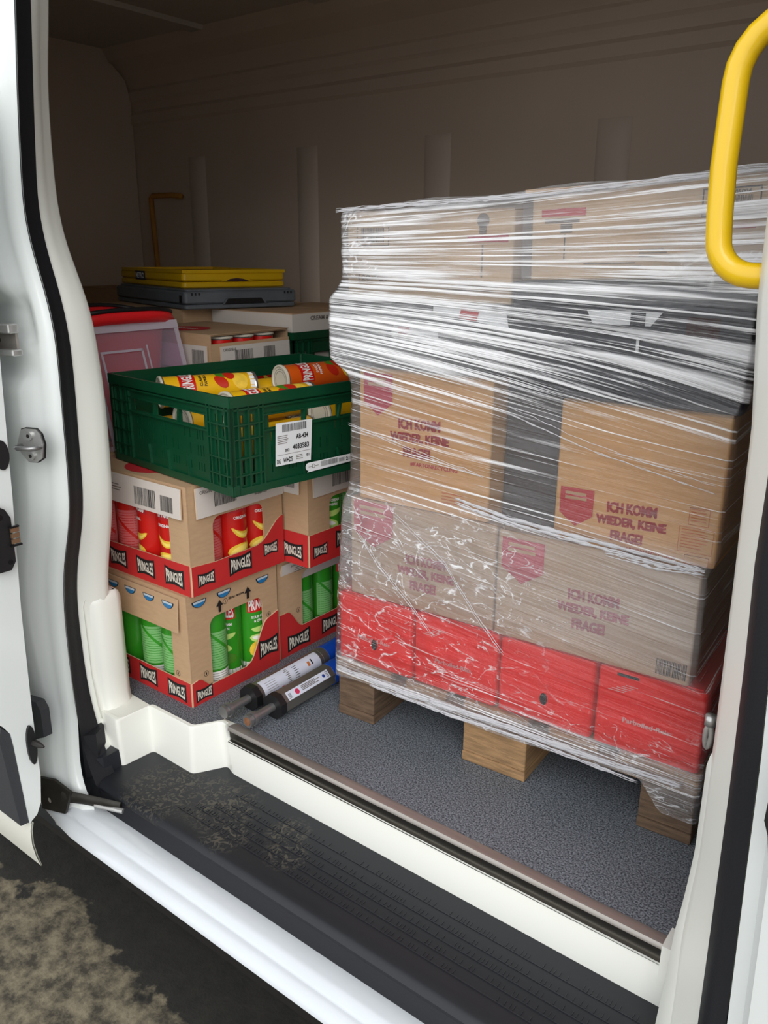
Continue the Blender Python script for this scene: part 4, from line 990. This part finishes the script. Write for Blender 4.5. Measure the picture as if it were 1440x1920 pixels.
# translucent bin standing on its side
t = thing('storage_bin', 'milky translucent plastic bin leaning upright left of the green crate', 'bin', (-1.765, 1.185, .5425), 0)
t.rotation_euler = (0, R(-15.5), 0)
b = MB(); bh, bw, bt = .315, .285, .23
def shell(b):
    x0, x1, y0, y1, z0, z1 = -bt, 0, 0, bw, 0, bh
    b.face([(x1, y0, z0), (x1, y1, z0), (x1, y1, z1), (x1, y0, z1)], 'bin_plastic')
    for a, c in (((x0, y0, z0), (x1, y0, z1)),): b.face([(x0, y0, z0), (x1, y0, z0), (x1, y0, z1), (x0, y0, z1)], 'bin_plastic')
    b.face([(x0, y1, z0), (x0, y1, z1), (x1, y1, z1), (x1, y1, z0)], 'bin_plastic'); b.face([(x0, y0, z1), (x1, y0, z1), (x1, y1, z1), (x0, y1, z1)], 'bin_plastic'); b.face([(x0, y0, z0), (x0, y1, z0), (x1, y1, z0), (x1, y0, z0)], 'bin_plastic')
shell(b); b.build('shell', t)
b = MB()
f = Face(b, (0, 0, 0), (0, 1, 0), (0, 0, 1))
f.prect(0, bh-.022, bw, bh, 'bin_edge', .003, .004); f.prect(0, 0, bw, .012, 'bin_edge', .003, .004); f.prect(bw-.012, .012, bw, bh-.022, 'bin_edge', .003, .003); f.prect(0, .012, .010, bh-.022, 'bin_edge', .003, .003)
for a in ((.028, .075, .034, bh-.068), (.150, .075, .156, bh-.068), (.034, bh-.074, .156, bh-.068), (.168, .10, .172, bh-.06)): f.prect(*a, 'bin_edge', .002, .004)
b.prism([(-bt, 0, 0), (0, 0, 0), (0, 0, .012), (-bt, 0, .012)], (0, -.003, 0), 'bin_edge')
b.build('rim', t)
# red tub inside / behind the bin
t = thing('tub', 'glossy red plastic tub with dark rolled rim inside the translucent bin', 'tub', (-1.945, 1.318, .5485), 0)
b = MB(); n = 36
def rr(a, c, k, z):
    return [(a*math.copysign(abs(math.cos(R(q_)))**.6, math.cos(R(q_)))*k, c*math.copysign(abs(math.sin(R(q_)))**.6, math.sin(R(q_)))*k, z+(.010*math.cos(R(2*q_)) if z > .2 else 0)) for q_ in [360*i/n for i in range(n+1)]]
b.loft([rr(.10, .15, .70, .0), rr(.10, .15, .86, .15), rr(.10, .15, .96, .285), rr(.10, .15, 1.12, .290), rr(.10, .15, 1.18, .305), rr(.10, .15, 1.14, .318), rr(.10, .15, 1.0, .318), rr(.10, .15, .9, .28), rr(.10, .15, .7, .02)], 'tub_red')
b.face(rr(.10, .15, .7, .01)[:-1], 'tub_red'); b.build('body', t, smooth='all')
b = MB(); b.tube(rr(.10, .15, 1.12, .322)[:-1]+[rr(.10, .15, 1.12, .322)[0]], .006, 'black', 8, cap=False); b.build('rim', t, smooth='all')

# ================================================================== load bars
def load_bar(label, loc, rz, first):
    t = thing('load_bar', label, 'load bar', loc, rz, 'telescopic load bars on the floor')
    b = MB(); b.tube([(0, 0, 0), (0, .09, 0)], .0100, 'zinc', 16); rod = b.build('rod', t, smooth=40)
    b = MB(); b.tube([(0, -.014, 0), (0, -.006, 0)], .0145, 'zinc', 18); b.tube([(0, -.006, 0), (0, -.002, 0)], .011, 'zinc', 18); b.tube([(0, -.002, 0), (0, .006, 0)], .0165, 'zinc', 18); b.tube([(0, .006, 0), (0, .014, 0)], .013, 'zinc', 18)
    if not first: b.tube([(0, -.015, 0), (0, -.0135, 0)], .010, 'rust', 14)
    b.build('foot', rod, smooth=40)
    def octo(b, y0, y1, r, m, n=8):
        pts = [(r*math.cos(R(22.5+45*k)), y0, r*math.sin(R(22.5+45*k))) for k in range(8)]; b.prism(pts, (0, y1-y0, 0), m)
    b = MB(); octo(b, .065, .083, .031, 'black'); b.build('collar', t, bevel=.002)
    L = .305 if first else .255
    b = MB()
    if first: b.tube([(0, .083, 0), (0, L, 0)], .0265, 'bar_alu', 28)
    else: octo(b, .083, L, .029, 'bar_alu')
    barrel = b.build('barrel', t, smooth=40)
    b = MB()
    if first: b.tube([(0, L, 0), (0, L+.02, 0)], [.0275, .0275], 'bar_alu', 24); b.tube([(0, L+.02, 0), (0, .86, 0)], .0285, 'bar_blue', 24); b.tube([(0, L+.145, 0), (0, L+.150, 0)], .0292, 'white_print', 24)
    else: b.tube([(0, L, 0), (0, .86, 0)], .0285, 'bar_blue', 24); b.tube([(0, L+.03, 0), (0, L+.034, 0)], .0292, 'label_blue', 24)
    b.build('sleeve', t, smooth=40)
    b = MB()
    if first:
        r = .0269; A0_, A1_ = -15, 92; n = 12
        def P_(a, y, d=0): return ((r+d)*math.cos(R(a)), y, (r+d)*math.sin(R(a)))
        rows = [[P_(A0_+(A1_-A0_)*i/n, y) for i in range(n+1)] for y in (.094, L-.012)]; b.loft(rows, 'bar_label')
        def seg(a0, a1, y0, y1, m, d=.0004): b.loft([[P_(a0+(a1-a0)*i/4, y, d) for i in range(5)] for y in (y0, y1)], m)
        for k in range(9): seg(-8, 4, .102+k*.0052, .1055+k*.0052, 'label_blue')
        seg(-6, 6, .150, .158, 'label_pink')
        for k in range(5): seg(14+k*12, 16+k*12, .105, .14, 'print_grey')
        for k in range(8): seg(5+k*10, 9+k*10, .172+(k % 2)*.004, .185, 'print_grey')
        for k in range(6): seg(8+k*12, 11+k*12, .200, .212+(k % 2)*.004, 'print_black')
        seg(30, 62, .262, .266, 'print_black'); seg(-6, 0, .262, .276, 'print_black'); seg(-6, 0, .236, .258, 'print_black'); seg(30, 55, .248, .256, 'print_orange')
    else:
        a = R(22.5); f = Face(b, (0, 0, 0), (0, 1, 0), (-math.sin(R(45)), 0, math.cos(R(45))))
        f.N = f.U.cross(f.V); ap = .029*math.cos(R(22.5))
        f.O = f.N*ap
        f.rect(.094, -.0105, .238, .0105, 'bar_label', .0005)
        f.bars(.099, -.005, .107, .005, 'print_black', 7, .0009, 3); f.ell(.127, 0, .0068, .0068, 'label_pink', .0009); f.ell(.219, 0, .0045, .0045, 'label_blue', .0009)
        f.frame(.228, -.007, .234, -.001, 'print_black', .001, .0009); f.frame(.228, .001, .234, .007, 'print_black', .001, .0009); f.lines(.142, -.006, .205, .007, 4, 'print_grey', .0009, 8, .6)
        f.lines(.097, -.0095, .112, -.006, 1, 'print_grey', .0009)
    b.build('label', barrel, smooth=30)
    return t
load_bar('rear load bar with round grey barrel and white wrap label, lying along the cartons', (-1.280, 1.090, .030), 0.6, True)
load_bar('nearer load bar with octagonal grey barrel and a pink dot on its label', (-1.210, 1.098, .030), 0.2, False)

# ================================================================== pallet load
PX, PY, PR = -1.110, 1.277, math.degrees(math.atan2(.047, .7985))
pl = thing('pallet', 'worn wooden euro pallet under the stretch wrapped load', 'pallet', (PX, PY, 0), PR)
for x0, x1 in ((0, .10), (.327, .472), (.70, .80)):
    b = MB(); b.box((x0, 0, .0), (x1, 1.2, .022), 'wood_dark' if x0 != .327 else 'wood'); b.build('bottom_board', pl, bevel=.003)
    for y0 in (0.0, .527, 1.055):
        b = MB(); b.box((x0+.001, y0+.002, .022), (x1-.001, y0+.143, .100), 'wood' if x0 == .327 else 'wood_dark'); b.build('block', pl, bevel=.003)
for y0, wd in ((0, .145), (.527, .145), (1.055, .145)):
    b = MB(); b.box((0, y0, .100), (.8, y0+wd, .122), 'wood'); b.build('stringer_board', pl, bevel=.002)
for x0, wd in ((0, .145), (.185, .1), (.3275, .145), (.515, .1), (.655, .145)):
    b = MB(); b.box((x0, 0, .122), (x0+wd, 1.2, .144), 'wood_end'); b.build('deck_board', pl, bevel=.002)

def onp(label, name, cat, u, y, z, grp=None, rx=0):
    c, s = math.cos(R(PR)), math.sin(R(PR)); return thing(name, label, cat, (PX+u*c-y*s, PY+u*s+y*c, z), PR, grp)
# rice cartons
for k in range(4):
    t = onp(['leftmost red Parboiled-Reis carton on the pallet', 'second red Parboiled-Reis carton from the left on the pallet', 'third red rice carton with a round hand hole on the pallet', 'rightmost red Parboiled-Reis carton on the pallet'][k],
            'rice_carton', 'carton', k*.2+.002+.0, 0.004, .145, 'red rice cartons')
    b = MB(); w_ = .193; b.rbox((0, 0, 0), (w_, .58, .160), 'rice_red', .008); f = Face(b, (0, 0, 0), (1, 0, 0), (0, 0, 1))
    if k != 2: f.text('Parboiled-Reis', .095, .065, .085, .010, 'silver_text', .001)
    if k in (0, 2): f.ell(.097, .055, .008, .013, 'black', .001)
    if k in (1, 3):
        for a in range(5): f.rect(.02+.008*a, .118+.004*a, .05+.006*a, .1195+.004*a, 'silver_text', .001)
    if k == 3: f.rect(.035, .150, .075, .156, 'black', .001)
    if k == 3:
        g = Face(b, (w_, 0, 0), (0, 1, 0), (0, 0, 1)); g.frame(.03, .03, .10, .13, 'silver_text', .002, .001); g.lines(.04, .04, .09, .12, 7, 'silver_text', .001)
    b.build('body', t, smooth=40)
    b = MB(); b.box((.01, .01, .160), (w_-.01, .57, .1615), 'rice_red'); b.box((.0, .285, .1615), (w_, .295, .162), 'rice_shadow'); b.build('lid_flaps', t)
def carton(label, u0, u1, y0, z0, z1, dep=.55, m='card', prints=None, grp='brown cartons on the pallet', tilt=0, name='carton'):
    t = onp(label, name, 'carton', u0, y0, z0, grp); w_, h_ = u1-u0, z1-z0
    if tilt: t.rotation_euler = (0, R(-tilt), R(PR))
    b = MB(); b.rbox((0, 0, 0), (w_, dep, h_-.003), m, .005)
    if prints: prints(Face(b, (0, 0, 0), (1, 0, 0), (0, 0, 1)), w_, h_, b)
    b.build('body', t, smooth=40)
    b = MB(); b.box((.002, .002, h_-.003), (w_-.002, dep/2-.002, h_), 'card_top' if m.startswith('card') else m); b.box((.002, dep/2+.002, h_-.003), (w_-.002, dep-.002, h_), 'card_top' if m.startswith('card') else m); b.build('top_flaps', t)
    return t
def ich(f, u, v, s=1.0, m='print_red', tag_=True):
    for dx, dz in ((-.0008, 0), (.0008, .0005), (0, -.0006)):
        f.text('ICH KOMM', u+dx, v+dz, .095*s, .021*s, m, .001, 2); f.text('WIEDER, KEINE', u+dx, v-.029*s+dz, .135*s, .021*s, m, .001, 1); f.text('FRAGE!', u-.005+dx, v-.057*s+dz, .062*s, .021*s, m, .001, 1)
    if tag_: f.text('#KARTONRECYCLING', u+.035*s, v-.080*s, .108*s, .009*s, m, .001)
def shield(f, u0, v1, w_=.080, h_=.085, m='print_pink'):
    f.poly([(u0, v1), (u0, v1-h_*.68), (u0+w_*.5, v1-h_), (u0+w_, v1-h_*.68), (u0+w_, v1)], m, .001)
    f.lines(u0+w_*.15, v1-h_*.35, u0+w_*.85, v1-h_*.1, 2, 'card', .0015, 5, .6)
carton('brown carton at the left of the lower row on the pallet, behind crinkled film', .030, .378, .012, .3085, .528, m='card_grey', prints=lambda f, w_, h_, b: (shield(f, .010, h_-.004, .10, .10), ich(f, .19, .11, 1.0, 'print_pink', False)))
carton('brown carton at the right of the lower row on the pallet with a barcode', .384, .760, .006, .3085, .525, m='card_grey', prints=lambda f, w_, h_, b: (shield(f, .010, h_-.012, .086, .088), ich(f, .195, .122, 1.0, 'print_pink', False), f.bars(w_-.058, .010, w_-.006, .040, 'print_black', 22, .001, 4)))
carton('warm brown recycling carton at the left of the middle row, ICH KOMM WIEDER print', .055, .358, .010, .530, .805, m='card_warm', prints=lambda f, w_, h_, b: (shield(f, .012, h_-.010, .070, .085), ich(f, .145, .172), f.lines(.20, .02, .26, .045, 4, 'print_orange', .001)))  # same warm card colour as its neighbour on the right
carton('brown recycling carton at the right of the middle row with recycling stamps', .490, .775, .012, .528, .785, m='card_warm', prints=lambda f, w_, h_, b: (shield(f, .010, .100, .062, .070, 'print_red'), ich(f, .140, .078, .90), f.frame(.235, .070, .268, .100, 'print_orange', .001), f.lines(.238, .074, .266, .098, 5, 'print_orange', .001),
       f.frame(.222, .022, .278, .066, 'print_orange', .001), f.lines(.226, .026, .274, .062, 7, 'print_orange', .001), f.frame(.235, .002, .275, .018, 'print_orange', .001)))
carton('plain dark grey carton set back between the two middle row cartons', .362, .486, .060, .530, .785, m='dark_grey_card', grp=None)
# dark blue crates and the cartons above
def navy_crate(label, u0, u1, z0, z1, pr, m):
    t = onp(label, 'plastic_crate', 'crate', u0, -.002, z0, 'dark plastic crates on the pallet'); w_, h_ = u1-u0, z1-z0
    b = MB(); b.rbox((0, 0, 0), (w_, .56, h_), m, .008); b.build('body', t, smooth=40)
    b = MB(); b.rbox((-.003, -.003, h_-.018), (w_+.003, .563, h_), m, .008); f = Face(b, (0, -.003, 0), (1, 0, 0), (0, 0, 1)); b.build('rim', t, smooth=40)
    b = MB(); f = Face(b, (0, -.001, 0), (1, 0, 0), (0, 0, 1)); pr(f); b.build('label', t); return t
navy_crate('dark plastic crate at the left of the upper row with two white labels', -.002, .386, .812, .936,
           lambda f: (f.plate([(.238, .124), (.238, .108), (.392, .086), (.386, .112)], 'label_paper', .001, .0045), f.poly([(.298, .120), (.292, .100), (.328, .095), (.334, .116)], 'print_red', .0052),
                      f.plate([(.150, .082), (.142, .062), (.160, .050), (.25, .052), (.246, .080)], 'label_paper', .001, .002), f.rect(.160, .062, .185, .078, 'print_pink', .003)), 'navy_bag')
navy_crate('dark navy crate at the right of the upper row, taller, with a white panel', .390, .788, .787, .978,
           lambda f: (f.plate([(.138, .150), (.150, .128), (.245, .128), (.262, .150)], 'label_paper', .001, .002), f.rect(.212, .128, .236, .148, 'navy', .003), f.rect(.225, .086, .230, .110, 'label_paper', .003), f.rect(.30, .10, .35, .145, 'rice_shadow', .002)), 'navy')
carton('large pale carton at the left of the top row with a framed barcode, 120g', .030, .385, .006, .938, 1.098, m='card_pale', grp='cartons in the top row of the pallet', prints=lambda f, w_, h_, b: (
       f.frame(.024, .098, .098, .136, 'print_black', .0015), f.bars(.034, .103, .088, .130, 'print_black', 24, .001, 14), f.text('120g×20', .062, .038, .068, .014, 'print_grey', .001), f.rect(.265, .104, .345, .116, 'print_pink', .001),
       f.ell(.295, .140, .012, .012, 'print_grey', .001), f.rect(.288, .118, .302, .134, 'print_grey', .001), f.rect(.294, .045, .297, .10, 'print_grey', .001), f.text('L-MD', .14, .045, .035, .016, 'print_grey', .001), f.lines(.13, .018, .17, .032, 2, 'print_grey', .001), f.lines(.20, .016, .35, .038, 3, 'print_grey', .001)))
carton('large pale carton at the right of the top row behind the yellow handle', .404, .817, .004, .980, 1.125, m='card_pale', grp='cartons in the top row of the pallet', tilt=1.8, prints=lambda f, w_, h_, b: (
       f.rect(.0, .002, .018, h_-.006, 'print_grey', .001), f.rect(.034, .100, .110, .112, 'print_red', .001), f.rect(.040, .090, .100, .097, 'print_grey', .001), f.rect(.068, .074, .088, .088, 'print_grey', .001), f.rect(.0745, .03, .0765, .072, 'print_black', .001),
       f.frame(.290, .088, .372, .128, 'print_black', .002), f.bars(.305, .093, .360, .116, 'print_black', 26, .001, 15), f.text('0000105004', .335, .121, .045, .007, 'print_black', .001), f.rect(.330, .070, .368, .076, 'print_pink', .001),
       f.text('120', .362, .022, .036, .014, 'print_black', .001), f.lines(.20, .030, .25, .045, 3, 'print_grey', .001), f.lines(.11, .016, .22, .026, 2, 'print_grey', .001)))

# ================================================================== stretch wrap
def ltab(tab, z):
    if z <= tab[0][0]: return tab[0][1]
    for (z0, a), (z1, c) in zip(tab, tab[1:]):
        if z <= z1:
            t = (z-z0)/(z1-z0); return a+(c-a)*t
    return tab[-1][1]
LEFT = [(.05, -.004), (.145, -.004), (.30, .004), (.52, .020), (.56, .040), (.77, .044), (.80, .030), (.812, -.010), (.936, -.010), (.955, .012), (.98, .024), (1.13, .022)]
RIGHT = [(.05, .806), (.30, .803), (.33, .772), (.52, .768), (.55, .782), (.78, .784), (.806, .796), (.98, .799), (1.0, .818), (1.16, .822)]
SLOPE = [(.05, .0), (.15, .05), (.30, .13), (.47, .12), (.56, .09), (.62, .10), (.74, .15), (.80, .13), (.90, .06), (1.0, .0), (1.12, -.06)]
DENS = [(.05, .08), (.12, .14), (.145, .14), (.17, .03), (.30, .04), (.36, .19), (.50, .20), (.545, .14), (.58, .05), (.76, .06), (.80, .07), (.83, .12), (.93, .10), (.97, .12), (1.02, .18), (1.12, .16)]
STRK = [(.05, .55), (.13, 1.0), (.155, .75), (.20, .52), (.36, .50), (.52, .55), (.55, .8), (.58, .60), (.72, .70), (.80, .95), (.93, 1.0), (.99, 1.05), (1.05, .95), (1.12, .9)]
vs, uvs, zn, fs = [], [], [], []
NS, NZ = 250, 300
sides = 34
cols = [('L', .30*(1-i/12)) for i in range(12)]+[('F', i/NS) for i in range(NS+1)]+[('R', .58*(i+1)/30) for i in range(30)]
c_, s_ = math.cos(R(PR)), math.sin(R(PR))
for j in range(NZ+1):
    zz0 = j/NZ
    for kind_, t in cols:
        tt = t if kind_ == 'F' else (0 if kind_ == 'L' else 1)
        ztop_ = 1.103+.045*tt-.003*math.sin(tt*19); zbot = .102+.006*math.sin(tt*9)-(.052*sstep(.86, .93, tt))
        z = zbot+(ztop_-zbot)*zz0
        zq = z-.02*tt
        L_, R_ = ltab(LEFT, z), ltab(RIGHT, z-.0)
        # soften outline
        L_ = (L_+ltab(LEFT, z-.008)+ltab(LEFT, z+.008))/3; R_ = (R_+ltab(RIGHT, z-.008)+ltab(RIGHT, z+.008))/3
        if kind_ == 'F': u, y = L_+(R_-L_)*t, -.010
        elif kind_ == 'L': u, y = L_, -.004+t
        else: u, y = R_, -.010+t
        a = ltab(SLOPE, z); v = z+u*a; su = u+(y if kind_ == 'R' else -y if kind_ == 'L' else 0)
        w1 = noise.noise(Vector((su*3, v*60, 1.3)))*.0022+noise.noise(Vector((su*5, v*22, 4)))*.003
        crk = sstep(.62, .35, u+.35*abs(z-.38))*sstep(.60, .48, z)*sstep(.10, .18, z); crk = max(crk, .8*sstep(.10, .03, z-.145+.0)*sstep(.1, .4, t if kind_ == 'F' else 1))
        crk = max(crk, sstep(.16, .06, u)*sstep(.96, .99, z), .8*sstep(.60, .75, u)*sstep(1.06, 1.0, z)*sstep(.97, 1.0, z))
        w2 = noise.noise(Vector((su*14, v*18, 7)))*.003*crk
        dd = -w1-abs(w2)
        if kind_ == 'F':
            edge = min(t, 1-t); y += dd-.0*edge
            y += .012*(1-sstep(0, .012, edge))*.6
        elif kind_ == 'R': u += -dd
        else: u += dd
        if zz0 > .985: y += (zz0-.985)*.6 if kind_ == 'F' else 0
        vs.append((PX+u*c_-y*s_, PY+u*s_+y*c_, z)); uvs.append((su, v))
        nz = .9+.25*noise.noise(Vector((su*4, v*5, 9)))
        # row split: right hand columns of the crate zone are clearer
        dn = ltab(DENS, z-.0)*nz; 
        if .80 < z < .95: dn *= 2.0-1.9*sstep(.0, .6, u)
        if .80 < z < .97: st_ = ltab(STRK, z)*(1.06-.12*sstep(.3, .8, u))
        else: st_ = ltab(STRK, z)
        if kind_ == 'R': dn = .12; st_ = st_*.5+.45
        zn.append((max(0, dn), crk, st_, 1))
W_ = len(cols)
for j in range(NZ):
    for i in range(W_-1): fs.append((j*W_+i, j*W_+i+1, (j+1)*W_+i+1, (j+1)*W_+i))
me = bpy.data.meshes.new('stretch_wrap'); me.from_pydata(vs, [], fs); me.materials.append(MATS['stretch_film'])
ul = me.uv_layers.new(name='stream'); ca = me.color_attributes.new('zones', 'FLOAT_COLOR', 'POINT')
li = [0]*len(me.loops); me.loops.foreach_get('vertex_index', li)
flat = []
for i in li: flat += uvs[i]
ul.data.foreach_set('uv', flat)
ca.data.foreach_set('color', [q_ for z_ in zn for q_ in z_])
for p in me.polygons: p.use_smooth = True
wrap = bpy.data.objects.new('stretch_wrap', me); COL.objects.link(wrap)
tag(wrap, 'clear stretch wrap film pulled around the whole pallet load, streaked and crinkled', 'stretch wrap')
# bunched folds of film
def fold(pts, r, seed=0, n=2, spread=.004):
    b = MB(); rnd = random.Random(seed)
    for k in range(n):
        path = []; oz = rnd.uniform(-spread, spread); N = 60
        for i in range(N+1):
            t = i/N*(len(pts)-1); a = min(int(t), len(pts)-2); q_ = t-a
            u = pts[a][0]*(1-q_)+pts[a+1][0]*q_; z = pts[a][1]*(1-q_)+pts[a+1][1]*q_
            y = -.015-.002*rnd.random(); z += oz+.0022*noise.noise(Vector((u*30, k*5+seed, 2)))+.0015*noise.noise(Vector((u*90, k*5+seed, 5)))
            path.append((PX+u*c_-y*s_, PY+u*s_+y*c_, z))
        rs = [r*(.25+.9*abs(noise.noise(Vector((i*.16, seed+k*3, 0)))))*(math.sin(math.pi*min(1, max(0.02, i/N)))**.3) for i in range(N+1)]
        b.tube(path, rs, 'film_fold', 6, ell=(1, 1.5))
    o = b.build('film_fold', wrap, smooth='all'); return o
fold([(.30, .572), (.42, .552), (.60, .541), (.765, .530)], .004, 3, 6, .006)
fold([(.60, .528), (.70, .524), (.768, .530)], .003, 5, 3, .004)
fold([(.01, .130), (.2, .124), (.4, .128), (.6, .124), (.78, .130)], .0034, 8, 6, .008)
fold([(.10, .112), (.3, .108), (.5, .112), (.70, .106)], .003, 9, 4, .004)
fold([(.02, 1.098), (.2, 1.105), (.4, 1.112), (.8, 1.140)], .003, 12, 4, .005)
fold([(.045, .69), (.2, .655), (.36, .625)], .0014, 15, 2, .004)
fold([(.40, .76), (.55, .715), (.77, .67)], .0013, 18, 3, .012)
fold([(.16, .52), (.28, .44), (.36, .34), (.42, .28)], .0016, 21, 2, .006)
fold([(.06, .47), (.12, .40), (.20, .33), (.26, .27)], .0016, 22, 2, .006)
